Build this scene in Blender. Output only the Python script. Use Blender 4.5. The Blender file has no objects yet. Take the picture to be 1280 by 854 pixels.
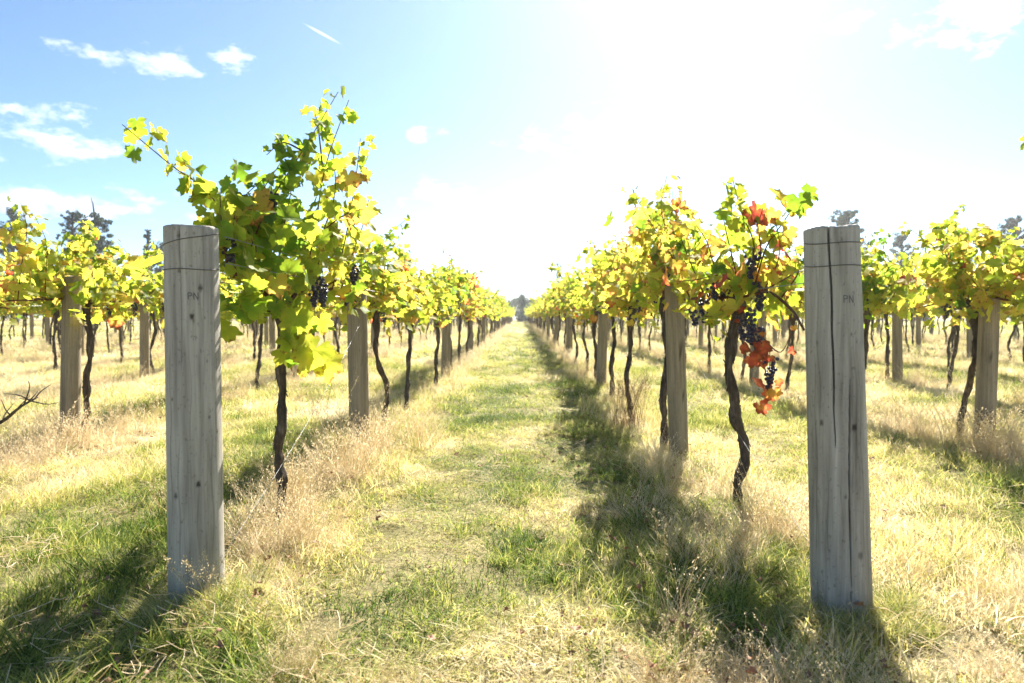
import bpy, math, random
import numpy as np
from mathutils import Vector, Matrix, Euler, noise as mnoise

R = math.radians
rng = np.random.default_rng(7)
random.seed(7)
scene = bpy.context.scene
col = scene.collection

# ------------------------------------------------------------------ camera
F = 853.0                       # focal length in photograph pixels (1280 wide)
CAM_Z = 1.055
cam_data = bpy.data.cameras.new('camera')
cam = bpy.data.objects.new('camera', cam_data)
col.objects.link(cam)
scene.camera = cam
cam_data.lens = 24.0
cam_data.sensor_width = 36.0
cam_data.clip_start = 0.05
cam_data.clip_end = 6000
cam.location = (0, 0, CAM_Z)
cam.rotation_euler = Euler((R(90) - math.atan(32 / F), 0, math.atan(10 / F)), 'XYZ')
cam_data.dof.use_dof = True
cam_data.dof.focus_distance = 3.3
cam_data.dof.aperture_fstop = 3.2

# ------------------------------------------------------------------ sun, sky, exposure
SUN_AZ, SUN_EL = R(15.0), R(38.0)      # azimuth to the right of +Y
sun_dir = Vector((math.sin(SUN_AZ) * math.cos(SUN_EL), math.cos(SUN_AZ) * math.cos(SUN_EL), math.sin(SUN_EL)))
sd = bpy.data.lights.new('sun', 'SUN')
sd.energy = 5.0
sd.angle = R(0.55)
sd.color = (1.0, 0.93, 0.82)
sun = bpy.data.objects.new('sun', sd)
col.objects.link(sun)
sun.rotation_euler = sun_dir.to_track_quat('Z', 'Y').to_euler()

world = bpy.data.worlds.new('World')
scene.world = world
world.use_nodes = True
SKY_STRENGTH = 0.058
HAZE = 0.0006

scene.view_settings.view_transform = 'Standard'
scene.view_settings.look = 'None'
scene.view_settings.gamma = 1.0
scene.view_settings.use_curve_mapping = False
scene.view_settings.exposure = 1.9
scene.render.engine = 'CYCLES'
scene.cycles.max_bounces = 7
scene.cycles.diffuse_bounces = 4
scene.cycles.glossy_bounces = 2
scene.cycles.transmission_bounces = 5
scene.cycles.transparent_max_bounces = 8
scene.cycles.use_denoising = True
scene.cycles.sample_clamp_indirect = 8


def build_world():
    nt = world.node_tree
    nt.nodes.clear()
    N, L = nt.nodes, nt.links
    out = N.new('ShaderNodeOutputWorld')
    bg = N.new('ShaderNodeBackground')
    bg.inputs['Strength'].default_value = SKY_STRENGTH
    L.new(bg.outputs[0], out.inputs['Surface'])
    sky = N.new('ShaderNodeTexSky')
    sky.sky_type = 'NISHITA'
    sky.sun_disc = False
    sky.sun_elevation = SUN_EL
    sky.sun_rotation = SUN_AZ
    sky.altitude = 0
    sky.air_density = 0.7
    sky.dust_density = 0.43
    sky.ozone_density = 1.2
    tc = N.new('ShaderNodeTexCoord')
    nz = N.new('ShaderNodeTexNoise')
    nz.inputs['Scale'].default_value = 22.0
    nz.inputs['Detail'].default_value = 7.0
    nz.inputs['Roughness'].default_value = 0.62
    stretch = N.new('ShaderNodeVectorMath')
    stretch.operation = 'MULTIPLY'
    stretch.inputs[1].default_value = (1, 1, 2.2)
    L.new(tc.outputs['Generated'], stretch.inputs[0])
    L.new(stretch.outputs[0], nz.inputs['Vector'])
    # small fair-weather clouds at fixed places in the sky: (x, y, half width, half height, density)
    clouds = [(118, 68, 34, 9, .8), (205, 75, 42, 14, .8), (284, 72, 24, 11, .9), (68, 172, 62, 26, .85),
              (70, 252, 120, 17, .7), (525, 170, 24, 9, .9), (556, 244, 46, 17, .7), (765, 174, 100, 30, .9),
              (900, 172, 80, 24, .7), (1132, 217, 26, 9, 1.), (1232, 16, 66, 22, 1.), (1190, 45, 36, 10, .8),
              (1055, 33, 20, 10, .5), (270, 268, 60, 10, .5)]
    mw = cam.rotation_euler.to_matrix()
    acc = None
    for (px, py, a, b, dens) in clouds:
        c = (mw @ Vector((px - 640, 427 - py, -F))).normalized()
        r = Vector((c.y, -c.x, 0)).normalized()
        u = r.cross(c).normalized()
        rot = Matrix((r, u, c)).transposed().to_euler()
        mp = N.new('ShaderNodeMapping')
        mp.vector_type = 'TEXTURE'
        mp.inputs['Location'].default_value = c
        mp.inputs['Rotation'].default_value = rot
        mp.inputs['Scale'].default_value = (a / F * .95, b / F * 1.0, 0.3)
        L.new(tc.outputs['Generated'], mp.inputs['Vector'])
        ln = N.new('ShaderNodeVectorMath')
        ln.operation = 'LENGTH'
        L.new(mp.outputs[0], ln.inputs[0])
        ma = N.new('ShaderNodeMath')
        ma.operation = 'MULTIPLY_ADD'
        L.new(nz.outputs['Fac'], ma.inputs[0])
        ma.inputs[1].default_value = 4.2
        ma.inputs[2].default_value = -2.1
        ad = N.new('ShaderNodeMath')
        ad.operation = 'SUBTRACT'
        L.new(ln.outputs['Value'], ad.inputs[0])
        L.new(ma.outputs[0], ad.inputs[1])
        mr = N.new('ShaderNodeMapRange')
        mr.interpolation_type = 'SMOOTHSTEP'
        mr.inputs['From Min'].default_value = 1.0
        mr.inputs['From Max'].default_value = 0.1
        mr.inputs['To Min'].default_value = 0.0
        mr.inputs['To Max'].default_value = dens * (.62 if px < 600 else .9)
        L.new(ad.outputs[0], mr.inputs['Value'])
        if acc is None:
            acc = mr.outputs[0]
        else:
            mx = N.new('ShaderNodeMath')
            mx.operation = 'MAXIMUM'
            L.new(acc, mx.inputs[0])
            L.new(mr.outputs[0], mx.inputs[1])
            acc = mx.outputs[0]
    # one short contrail
    p0 = (mw @ Vector((375 - 640, 427 - 27, -F))).normalized()
    p1 = (mw @ Vector((431 - 640, 427 - 58, -F))).normalized()
    c = ((p0 + p1) / 2).normalized()
    r = (p1 - p0).normalized()
    u = r.cross(c).normalized() * -1
    rot = Matrix((r, u, r.cross(u))).transposed().to_euler()
    mp = N.new('ShaderNodeMapping')
    mp.vector_type = 'TEXTURE'
    mp.inputs['Location'].default_value = c
    mp.inputs['Rotation'].default_value = rot
    mp.inputs['Scale'].default_value = ((p1 - p0).length / 2, 0.0022, 0.3)
    L.new(tc.outputs['Generated'], mp.inputs['Vector'])
    ln = N.new('ShaderNodeVectorMath')
    ln.operation = 'LENGTH'
    L.new(mp.outputs[0], ln.inputs[0])
    mr = N.new('ShaderNodeMapRange')
    mr.interpolation_type = 'SMOOTHSTEP'
    mr.inputs['From Min'].default_value = 1.0
    mr.inputs['From Max'].default_value = 0.2
    mr.inputs['To Max'].default_value = 0.6
    L.new(ln.outputs['Value'], mr.inputs['Value'])
    mx = N.new('ShaderNodeMath')
    mx.operation = 'MAXIMUM'
    L.new(acc, mx.inputs[0])
    L.new(mr.outputs[0], mx.inputs[1])
    mix = N.new('ShaderNodeMix')
    mix.data_type = 'RGBA'
    L.new(mx.outputs[0], mix.inputs['Factor'])
    grade = N.new('ShaderNodeMix')
    grade.data_type = 'RGBA'
    grade.blend_type = 'MULTIPLY'
    grade.inputs['Factor'].default_value = 1.0
    L.new(sky.outputs[0], grade.inputs['A'])
    grade.inputs['B'].default_value = (0.70, 0.86, 0.93, 1)
    L.new(grade.outputs['Result'], mix.inputs['A'])
    mix.inputs['B'].default_value = (8.4, 8.6, 8.9, 1)
    L.new(mix.outputs['Result'], bg.inputs['Color'])


build_world()


# ------------------------------------------------------------------ helpers
def w_at(px, py, y):
    """World point seen at photograph pixel (px, py) at distance y along the rows."""
    return np.array([(px - 650) / F * y, y, CAM_Z + (395 - py) / F * y])


def gz(x, y):
    """Height of the ground."""
    x = np.asarray(x, float)
    y = np.asarray(y, float)
    fade = np.exp(-np.maximum(y - 12, 0) / 25.0)
    h = 0.012 * np.sin(6.3 * x + 2.2 * np.sin(2.1 * y)) * np.sin(5.2 * y + 1.7 * np.sin(1.9 * x)) + 0.022 * np.sin(1.3 * x + 0.7) * np.sin(0.9 * y + 0.3) + 0.014 * np.sin(2.9 * x + 1.1 * y) \
        + 0.010 * np.sin(5.1 * x - 3.3 * y + 1.0) + 0.006 * np.sin(9.7 * x + 7.9 * y)
    return h * fade


def vnoise(x, y, seed=0):
    """Cheap smooth value noise 0..1 over arrays."""
    x = np.asarray(x, float)
    y = np.asarray(y, float)
    xi, yi = np.floor(x).astype(int), np.floor(y).astype(int)
    fx, fy = x - xi, y - yi
    fx, fy = fx * fx * (3 - 2 * fx), fy * fy * (3 - 2 * fy)

    def hsh(i, j):
        n = (i * 374761393 + j * 668265263 + seed * 144665) & 0x7fffffff
        n = ((n ^ (n >> 13)) * 1274126177) & 0x7fffffff
        return ((n ^ (n >> 16)) & 0xffff) / 65535.0
    a, b, c, d = hsh(xi, yi), hsh(xi + 1, yi), hsh(xi, yi + 1), hsh(xi + 1, yi + 1)
    return (a * (1 - fx) + b * fx) * (1 - fy) + (c * (1 - fx) + d * fx) * fy


def fbm(x, y, seed=0, o=3):
    s, amp, tot = 0, 1.0, 0
    for k in range(o):
        s = s + amp * vnoise(x * 2 ** k, y * 2 ** k, seed + k)
        tot += amp
        amp *= .5
    return s / tot


class MB:
    """Collects vertices, faces, per-vertex floats and per-face material slots for ONE mesh."""

    def __init__(self):
        self.v, self.f, self.m, self.n = [], [], [], 0
        self.at = {}
        self.smooth = True

    def add(self, verts, faces, mat=0, **attrs):
        verts = np.asarray(verts, float).reshape(-1, 3)
        k = len(verts)
        self.v.append(verts)
        faces = [tuple(int(i) + self.n for i in f) for f in faces] if not isinstance(faces, np.ndarray) else \
            [tuple(f) for f in (faces + self.n).tolist()]
        self.f += faces
        self.m += [mat] * len(faces)
        for a in set(self.at) | set(attrs):
            if a not in self.at:
                self.at[a] = [np.zeros(self.n)] if self.n else []
            val = attrs.get(a, 0.0)
            self.at[a].append(np.broadcast_to(np.asarray(val, float), (k,)).copy())
        self.n += k

    def mesh(self, name, mats):
        me = bpy.data.meshes.new(name)
        v = np.concatenate(self.v) if self.v else np.zeros((0, 3))
        me.from_pydata(v.tolist(), [], self.f)
        for m in mats:
            me.materials.append(m)
        if len(mats) > 1:
            me.polygons.foreach_set('material_index', self.m)
        for a, parts in self.at.items():
            at = me.attributes.new(a, 'FLOAT', 'POINT')
            at.data.foreach_set('value', np.concatenate(parts))
        me.polygons.foreach_set('use_smooth', [self.smooth] * len(self.f))
        me.update()
        return me

    def build(self, name, mats, parent=None):
        if not isinstance(mats, (list, tuple)):
            mats = [mats]
        o = bpy.data.objects.new(name, self.mesh(name, mats))
        col.objects.link(o)
        if parent:
            o.parent = parent
        return o


def tag(o, label=None, cat=None, group=None, kind=None):
    if label:
        o['label'] = label
    if cat:
        o['category'] = cat
    if group:
        o['group'] = group
    if kind:
        o['kind'] = kind
    return o


def empty(name, loc, rz=0.0):
    o = bpy.data.objects.new(name, None)
    o.empty_display_size = 0.1
    col.objects.link(o)
    o.location = loc
    o.rotation_euler = (0, 0, rz)
    return o


def smooth_path(pts, n):
    """Catmull-Rom through pts, n samples."""
    P = np.asarray(pts, float)
    P = np.vstack([2 * P[0] - P[1], P, 2 * P[-1] - P[-2]])
    out = []
    segs = len(P) - 3
    for t in np.linspace(0, segs - 1e-6, n):
        i = int(t)
        u = t - i
        p0, p1, p2, p3 = P[i:i + 4]
        out.append(0.5 * ((2 * p1) + (-p0 + p2) * u + (2 * p0 - 5 * p1 + 4 * p2 - p3) * u * u
                          + (-p0 + 3 * p1 - 3 * p2 + p3) * u ** 3))
    return np.array(out)


def tube(mb, path, rad, sides=8, mat=0, rough=None, cap=True, **attrs):
    path = np.asarray(path, float)
    n = len(path)
    rad = np.broadcast_to(np.asarray(rad, float), (n,))
    T = np.gradient(path, axis=0)
    T /= np.linalg.norm(T, axis=1)[:, None] + 1e-9
    ref = np.array([1., 0, 0]) if abs(T[0][0]) < .8 else np.array([0, 1., 0])
    U = ref - T[0] * ref.dot(T[0])
    U /= np.linalg.norm(U)
    verts = []
    for i in range(n):
        U = U - T[i] * U.dot(T[i])
        U /= np.linalg.norm(U) + 1e-9
        V = np.cross(T[i], U)
        a = np.linspace(0, 2 * np.pi, sides, endpoint=False)
        r = rad[i] * (1 if rough is None else rough[i])
        verts.append(path[i] + (np.cos(a) * r)[:, None] * U + (np.sin(a) * r)[:, None] * V)
    verts = np.concatenate(verts)
    faces = []
    for i in range(n - 1):
        for j in range(sides):
            k = (j + 1) % sides
            faces.append((i * sides + j, i * sides + k, (i + 1) * sides + k, (i + 1) * sides + j))
    if cap:
        faces.append(tuple(range(sides))[::-1])
        faces.append(tuple(range((n - 1) * sides, n * sides)))
    mb.add(verts, faces, mat, **attrs)


# ------------------------------------------------------------------ materials
def new_mat(name):
    m = bpy.data.materials.new(name)
    m.use_nodes = True
    m.node_tree.nodes.clear()
    return m, m.node_tree.nodes, m.node_tree.links


def ramp(N, stops):
    r = N.new('ShaderNodeValToRGB')
    el = r.color_ramp.elements
    while len(el) > 1:
        el.remove(el[-1])
    el[0].position, el[0].color = stops[0][0], (*stops[0][1], 1)
    for p, c in stops[1:]:
        e = el.new(p)
        e.color = (*c, 1)
    return r


def attr(N, name, kind='GEOMETRY'):
    a = N.new('ShaderNodeAttribute')
    a.attribute_name = name
    a.attribute_type = kind
    return a


def math_n(N, L, op, a, b=None, c=None, clamp=False):
    n = N.new('ShaderNodeMath')
    n.operation = op
    n.use_clamp = clamp
    for i, x in enumerate((a, b, c)):
        if x is None:
            continue
        if isinstance(x, (int, float)):
            n.inputs[i].default_value = x
        else:
            L.new(x, n.inputs[i])
    return n.outputs[0]


def mixc(N, L, fac, a, b, blend='MIX'):
    n = N.new('ShaderNodeMix')
    n.data_type = 'RGBA'
    n.blend_type = blend
    for s, x in (('Factor', fac), ('A', a), ('B', b)):
        if isinstance(x, (int, float)):
            n.inputs[s].default_value = x
        elif isinstance(x, tuple):
            n.inputs[s].default_value = (*x, 1)
        else:
            L.new(x, n.inputs[s])
    return n.outputs['Result']


def mat_leaf():
    m, N, L = new_mat('vine_leaf')
    out = N.new('ShaderNodeOutputMaterial')
    tint = attr(N, 'tint').outputs['Fac']
    edge = attr(N, 'edge').outputs['Fac']
    vein = attr(N, 'vein').outputs['Fac']
    oi = N.new('ShaderNodeObjectInfo')
    geo = N.new('ShaderNodeNewGeometry')
    nz = N.new('ShaderNodeTexNoise')
    nz.inputs['Scale'].default_value = 28
    nz.inputs['Detail'].default_value = 4
    L.new(geo.outputs['Position'], nz.inputs['Vector'])
    sh = math_n(N, L, 'MULTIPLY_ADD', oi.outputs['Random'], 0.10, -0.05)
    t = math_n(N, L, 'ADD', tint, sh)
    e2 = math_n(N, L, 'POWER', edge, 2.5)
    t = math_n(N, L, 'MULTIPLY_ADD', e2, 0.13, t)
    n2 = math_n(N, L, 'MULTIPLY_ADD', nz.outputs['Fac'], 0.34, -0.17)
    t = math_n(N, L, 'ADD', t, n2, clamp=True)
    refl = ramp(N, [(0, (.035, .075, .016)), (.3, (.075, .14, .02)), (.5, (.16, .22, .025)), (.68, (.32, .30, .035)),
                    (.8, (.42, .24, .04)), (.9, (.40, .10, .03)), (1, (.22, .035, .025))])
    tran = ramp(N, [(0, (.10, .24, .02)), (.3, (.26, .42, .03)), (.5, (.52, .60, .05)), (.68, (.80, .70, .10)),
                    (.8, (.85, .50, .11)), (.9, (.72, .14, .07)), (1, (.44, .07, .05))])
    L.new(t, refl.inputs[0])
    L.new(t, tran.inputs[0])
    nb = N.new('ShaderNodeTexNoise')
    nb.inputs['Scale'].default_value = 45
    nb.inputs['Detail'].default_value = 3
    L.new(geo.outputs['Position'], nb.inputs['Vector'])
    br = math_n(N, L, 'MULTIPLY_ADD', edge, .55, math_n(N, L, 'MULTIPLY', nb.outputs['Fac'], .9))
    br = math_n(N, L, 'ADD', br, math_n(N, L, 'MULTIPLY', tint, .25))
    brr = ramp(N, [(.88, (0, 0, 0)), (1.0, (1, 1, 1))])
    L.new(math_n(N, L, 'MULTIPLY', br, .88), brr.inputs[0])
    v8 = math_n(N, L, 'POWER', vein, 9.0)
    v8 = math_n(N, L, 'MULTIPLY', v8, 0.45)
    cr = mixc(N, L, v8, refl.outputs[0], (.30, .32, .10))
    ct = mixc(N, L, v8, tran.outputs[0], (.16, .22, .03))
    bf = math_n(N, L, 'MULTIPLY', brr.outputs[0], .8)
    cr = mixc(N, L, bf, cr, (.17, .08, .03))
    ct = mixc(N, L, bf, ct, (.26, .11, .03))
    pb = N.new('ShaderNodeBsdfPrincipled')
    pb.inputs['Roughness'].default_value = 0.6
    pb.inputs['Specular IOR Level'].default_value = 0.22
    L.new(cr, pb.inputs['Base Color'])
    tr = N.new('ShaderNodeBsdfTranslucent')
    L.new(ct, tr.inputs['Color'])
    mx = N.new('ShaderNodeMixShader')
    mx.inputs[0].default_value = 0.62
    L.new(pb.outputs[0], mx.inputs[1])
    L.new(tr.outputs[0], mx.inputs[2])
    bp = N.new('ShaderNodeBump')
    bp.inputs['Strength'].default_value = 0.35
    bp.inputs['Distance'].default_value = 0.004
    L.new(nz.outputs['Fac'], bp.inputs['Height'])
    L.new(bp.outputs[0], pb.inputs['Normal'])
    L.new(mx.outputs[0], out.inputs[0])
    return m


def mat_grass(name, stops_r, trans=0.42, noise_scale=0.9, inst_w=0.75, noise_w=0.5, rnd_w=.35, tip_w=0.12):
    m, N, L = new_mat(name)
    out = N.new('ShaderNodeOutputMaterial')
    dry = attr(N, 'dry', 'INSTANCER').outputs['Fac']
    rnd = attr(N, 'rnd').outputs['Fac']
    hh = attr(N, 'hh').outputs['Fac']
    geo = N.new('ShaderNodeNewGeometry')
    nz = N.new('ShaderNodeTexNoise')
    nz.inputs['Scale'].default_value = noise_scale
    nz.inputs['Detail'].default_value = 5
    L.new(geo.outputs['Position'], nz.inputs['Vector'])
    t = math_n(N, L, 'MULTIPLY', dry, inst_w)
    t = math_n(N, L, 'ADD', t, math_n(N, L, 'MULTIPLY_ADD', nz.outputs['Fac'], noise_w, -noise_w * .5))
    t = math_n(N, L, 'ADD', t, math_n(N, L, 'MULTIPLY_ADD', rnd, rnd_w, -rnd_w * .5))
    t = math_n(N, L, 'MULTIPLY_ADD', hh, tip_w, t, clamp=True)
    r1 = ramp(N, stops_r)
    L.new(t, r1.inputs[0])
    pb = N.new('ShaderNodeBsdfPrincipled')
    pb.inputs['Roughness'].default_value = 0.6
    pb.inputs['Specular IOR Level'].default_value = 0.15
    L.new(r1.outputs[0], pb.inputs['Base Color'])
    tr = N.new('ShaderNodeBsdfTranslucent')
    ct = mixc(N, L, 1.0, r1.outputs[0], (1.08, 1.04, .88), 'MULTIPLY')
    L.new(ct, tr.inputs['Color'])
    mx = N.new('ShaderNodeMixShader')
    mx.inputs[0].default_value = trans
    L.new(pb.outputs[0], mx.inputs[1])
    L.new(tr.outputs[0], mx.inputs[2])
    L.new(mx.outputs[0], out.inputs[0])
    return m


def mat_ground():
    m, N, L = new_mat('field_ground')
    out = N.new('ShaderNodeOutputMaterial')
    geo = N.new('ShaderNodeNewGeometry')

    def nz(scale, det=6, rough=.6):
        n = N.new('ShaderNodeTexNoise')
        n.inputs['Scale'].default_value = scale
        n.inputs['Detail'].default_value = det
        n.inputs['Roughness'].default_value = rough
        L.new(geo.outputs['Position'], n.inputs['Vector'])
        return n.outputs['Fac']
    big, mid, fine = nz(.35), nz(2.2), nz(38, 8, .7)
    r1 = ramp(N, [(.25, (.18, .19, .07)), (.5, (.36, .32, .17)), (.75, (.52, .46, .31))])
    t = math_n(N, L, 'ADD', math_n(N, L, 'MULTIPLY', big, .5), math_n(N, L, 'MULTIPLY', mid, .5))
    L.new(t, r1.inputs[0])
    r2 = ramp(N, [(.3, (.35, .32, .28)), (.7, (1.15, 1.1, 1.05))])
    L.new(fine, r2.inputs[0])
    c = mixc(N, L, .8, r1.outputs[0], r2.outputs[0], 'MULTIPLY')
    pb = N.new('ShaderNodeBsdfPrincipled')
    pb.inputs['Roughness'].default_value = 0.9
    pb.inputs['Specular IOR Level'].default_value = 0.1
    L.new(c, pb.inputs['Base Color'])
    bp = N.new('ShaderNodeBump')
    bp.inputs['Strength'].default_value = 0.9
    bp.inputs['Distance'].default_value = 0.03
    L.new(fine, bp.inputs['Height'])
    L.new(bp.outputs[0], pb.inputs['Normal'])
    L.new(pb.outputs[0], out.inputs[0])
    return m


def mat_wood(name, stops, grain_amt, moss):
    m, N, L = new_mat(name)
    out = N.new('ShaderNodeOutputMaterial')
    tc = N.new('ShaderNodeTexCoord')
    oi = N.new('ShaderNodeObjectInfo')
    knot = attr(N, 'knot').outputs['Fac']
    stain = attr(N, 'stain').outputs['Fac']

    def nz(sc, det=6, rough=.6, off=0.0):
        mp = N.new('ShaderNodeMapping')
        mp.inputs['Scale'].default_value = sc
        L.new(tc.outputs['Object'], mp.inputs['Vector'])
        ad = N.new('ShaderNodeVectorMath')
        ad.operation = 'ADD'
        L.new(mp.outputs[0], ad.inputs[0])
        sc2 = N.new('ShaderNodeVectorMath')
        sc2.operation = 'SCALE'
        sc2.inputs[0].default_value = (31, 17, 23)
        L.new(oi.outputs['Random'], sc2.inputs['Scale'])
        L.new(sc2.outputs[0], ad.inputs[1])
        n = N.new('ShaderNodeTexNoise')
        n.inputs['Scale'].default_value = 1.0
        n.inputs['Detail'].default_value = det
        n.inputs['Roughness'].default_value = rough
        L.new(ad.outputs[0], n.inputs['Vector'])
        return n.outputs['Fac']
    streak = nz((26, 26, 1.3), 5, .65)
    grain = nz((130, 130, 3.5), 5, .7)
    blot = nz((6, 6, 2.4), 5, .6)
    speck = nz((90, 90, 60), 3, .6)
    r1 = ramp(N, stops)
    t = math_n(N, L, 'ADD', math_n(N, L, 'MULTIPLY', streak, .62), math_n(N, L, 'MULTIPLY', blot, .38))
    L.new(t, r1.inputs[0])
    r2 = ramp(N, [(.3, (.55, .54, .52)), (.62, (1.08, 1.07, 1.05))])
    L.new(grain, r2.inputs[0])
    c = mixc(N, L, grain_amt, r1.outputs[0], r2.outputs[0], 'MULTIPLY')
    rg = ramp(N, [(.52, (0, 0, 0)), (.72, (1, 1, 1))])
    L.new(blot, rg.inputs[0])
    c = mixc(N, L, math_n(N, L, 'MULTIPLY', rg.outputs[0], moss), c, (.24, .25, .15))
    rs = ramp(N, [(.60, (0, 0, 0)), (.70, (1, 1, 1))])
    L.new(speck, rs.inputs[0])
    c = mixc(N, L, math_n(N, L, 'MULTIPLY', rs.outputs[0], .5), c, (.11, .10, .09))
    c = mixc(N, L, math_n(N, L, 'MULTIPLY', stain, .75), c, (.075, .06, .05))
    c = mixc(N, L, math_n(N, L, 'MULTIPLY', knot, .9), c, (.03, .022, .018))
    pb = N.new('ShaderNodeBsdfPrincipled')
    pb.inputs['Roughness'].default_value = 0.78
    pb.inputs['Specular IOR Level'].default_value = 0.25
    L.new(c, pb.inputs['Base Color'])
    hsum = math_n(N, L, 'ADD', math_n(N, L, 'MULTIPLY', grain, .5), streak)
    bp = N.new('ShaderNodeBump')
    bp.inputs['Strength'].default_value = 0.35
    bp.inputs['Distance'].default_value = 0.004
    L.new(hsum, bp.inputs['Height'])
    L.new(bp.outputs[0], pb.inputs['Normal'])
    L.new(pb.outputs[0], out.inputs[0])
    return m


def mat_bark(name, c0, c1, c2, sc=(30, 30, 7)):
    m, N, L = new_mat(name)
    out = N.new('ShaderNodeOutputMaterial')
    tc = N.new('ShaderNodeTexCoord')
    mp = N.new('ShaderNodeMapping')
    mp.inputs['Scale'].default_value = sc
    L.new(tc.outputs['Object'], mp.inputs['Vector'])
    n = N.new('ShaderNodeTexNoise')
    n.inputs['Scale'].default_value = 1
    n.inputs['Detail'].default_value = 8
    n.inputs['Roughness'].default_value = .7
    L.new(mp.outputs[0], n.inputs['Vector'])
    r1 = ramp(N, [(.3, c0), (.55, c1), (.75, c2)])
    L.new(n.outputs['Fac'], r1.inputs[0])
    pb = N.new('ShaderNodeBsdfPrincipled')
    pb.inputs['Roughness'].default_value = 0.85
    pb.inputs['Specular IOR Level'].default_value = 0.2
    L.new(r1.outputs[0], pb.inputs['Base Color'])
    bp = N.new('ShaderNodeBump')
    bp.inputs['Strength'].default_value = 1.0
    bp.inputs['Distance'].default_value = 0.012
    L.new(n.outputs['Fac'], bp.inputs['Height'])
    L.new(bp.outputs[0], pb.inputs['Normal'])
    L.new(pb.outputs[0], out.inputs[0])
    return m


def mat_simple(name, c, rough=.6, metal=0.0, spec=.4, nscale=0, c2=None):
    m, N, L = new_mat(name)
    out = N.new('ShaderNodeOutputMaterial')
    pb = N.new('ShaderNodeBsdfPrincipled')
    pb.inputs['Roughness'].default_value = rough
    pb.inputs['Metallic'].default_value = metal
    pb.inputs['Specular IOR Level'].default_value = spec
    pb.inputs['Base Color'].default_value = (*c, 1)
    if nscale:
        tc = N.new('ShaderNodeTexCoord')
        n = N.new('ShaderNodeTexNoise')
        n.inputs['Scale'].default_value = nscale
        n.inputs['Detail'].default_value = 5
        L.new(tc.outputs['Object'], n.inputs['Vector'])
        L.new(mixc(N, L, n.outputs['Fac'], c, c2), pb.inputs['Base Color'])
    L.new(pb.outputs[0], out.inputs[0])
    return m


def mat_treeleaf(name, c0, c1, t=.3):
    m, N, L = new_mat(name)
    out = N.new('ShaderNodeOutputMaterial')
    rnd = attr(N, 'rnd').outputs['Fac']
    c = mixc(N, L, rnd, c0, c1)
    d = N.new('ShaderNodeBsdfPrincipled')
    d.inputs['Roughness'].default_value = .6
    d.inputs['Specular IOR Level'].default_value = .3
    L.new(c, d.inputs['Base Color'])
    tr = N.new('ShaderNodeBsdfTranslucent')
    L.new(c, tr.inputs['Color'])
    mx = N.new('ShaderNodeMixShader')
    mx.inputs[0].default_value = t
    L.new(d.outputs[0], mx.inputs[1])
    L.new(tr.outputs[0], mx.inputs[2])
    L.new(mx.outputs[0], out.inputs[0])
    return m


M_LEAF = mat_leaf()
M_GROUND = mat_ground()
M_WOOD = mat_wood('weathered_wood', [(.30, (.13, .118, .10)), (.42, (.29, .270, .238)), (.55, (.43, .405, .362)), (.72, (.59, .565, .525))], .38, .3)
M_LINEWOOD = mat_wood('brown_weathered_wood', [(.28, (.15, .12, .085)), (.42, (.26, .215, .155)), (.58, (.36, .30, .22)), (.76, (.46, .39, .30))], .7, .25)
M_TRUNK = mat_bark('vine_bark', (.022, .017, .014), (.10, .078, .06), (.30, .25, .20))
M_CANE = mat_bark('cane_bark', (.07, .03, .02), (.15, .07, .04), (.24, .13, .08), (60, 60, 25))
M_TREEBARK = mat_bark('tree_bark', (.03, .028, .025), (.07, .06, .05), (.12, .10, .09), (3, 3, .8))
M_GRAPE = mat_simple('grape_skin', (.012, .010, .030), .38, 0, .5, 60, (.05, .045, .09))
M_WIRE = mat_simple('galvanised_wire', (.24, .25, .26), .45, .7, .5)
M_RUST = mat_simple('old_wire', (.11, .10, .09), .7, .4, .4)
M_INK = mat_simple('faded_ink', (.13, .125, .13), .8, 0, .2)
M_DEAD = mat_simple('dead_leaf', (.17, .075, .04), .7, 0, .3, 40, (.40, .22, .12))
GRASS_STOPS = [(0, (.07, .13, .025)), (.18, (.20, .28, .05)), (.38, (.43, .46, .115)), (.6, (.62, .56, .24)),
               (.78, (.74, .65, .38)), (1, (.80, .73, .56))]
M_GRASS = mat_grass('short_grass', GRASS_STOPS, .5, 2.2, inst_w=1.0, noise_w=.7, rnd_w=.6)
M_STRAW = mat_grass('straw_grass', [(0, (.24, .28, .08)), (.25, (.50, .45, .22)), (.55, (.68, .58, .40)), (1, (.82, .74, .60))],
                    .5, 1.2, .6, .4, .4, .25)
M_TUSSOCK = mat_grass('brown_tussock', [(0, (.12, .07, .04)), (.3, (.24, .15, .08)), (.6, (.36, .25, .15))], .3, inst_w=0.0, noise_w=.3, rnd_w=.9, tip_w=.3)
M_SEED = mat_grass('seed_heads', [(0, (.42, .36, .18)), (.4, (.64, .54, .38))], .45, inst_w=0.0, rnd_w=.8, tip_w=.4)
M_CONIFER = mat_treeleaf('conifer_needles', (.018, .04, .028), (.05, .08, .045), .25)
M_BROAD = mat_treeleaf('broadleaf_foliage', (.02, .045, .015), (.06, .095, .03), .35)
M_FARWOOD = mat_treeleaf('far_foliage', (.03, .055, .03), (.07, .095, .05), .3)

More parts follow.
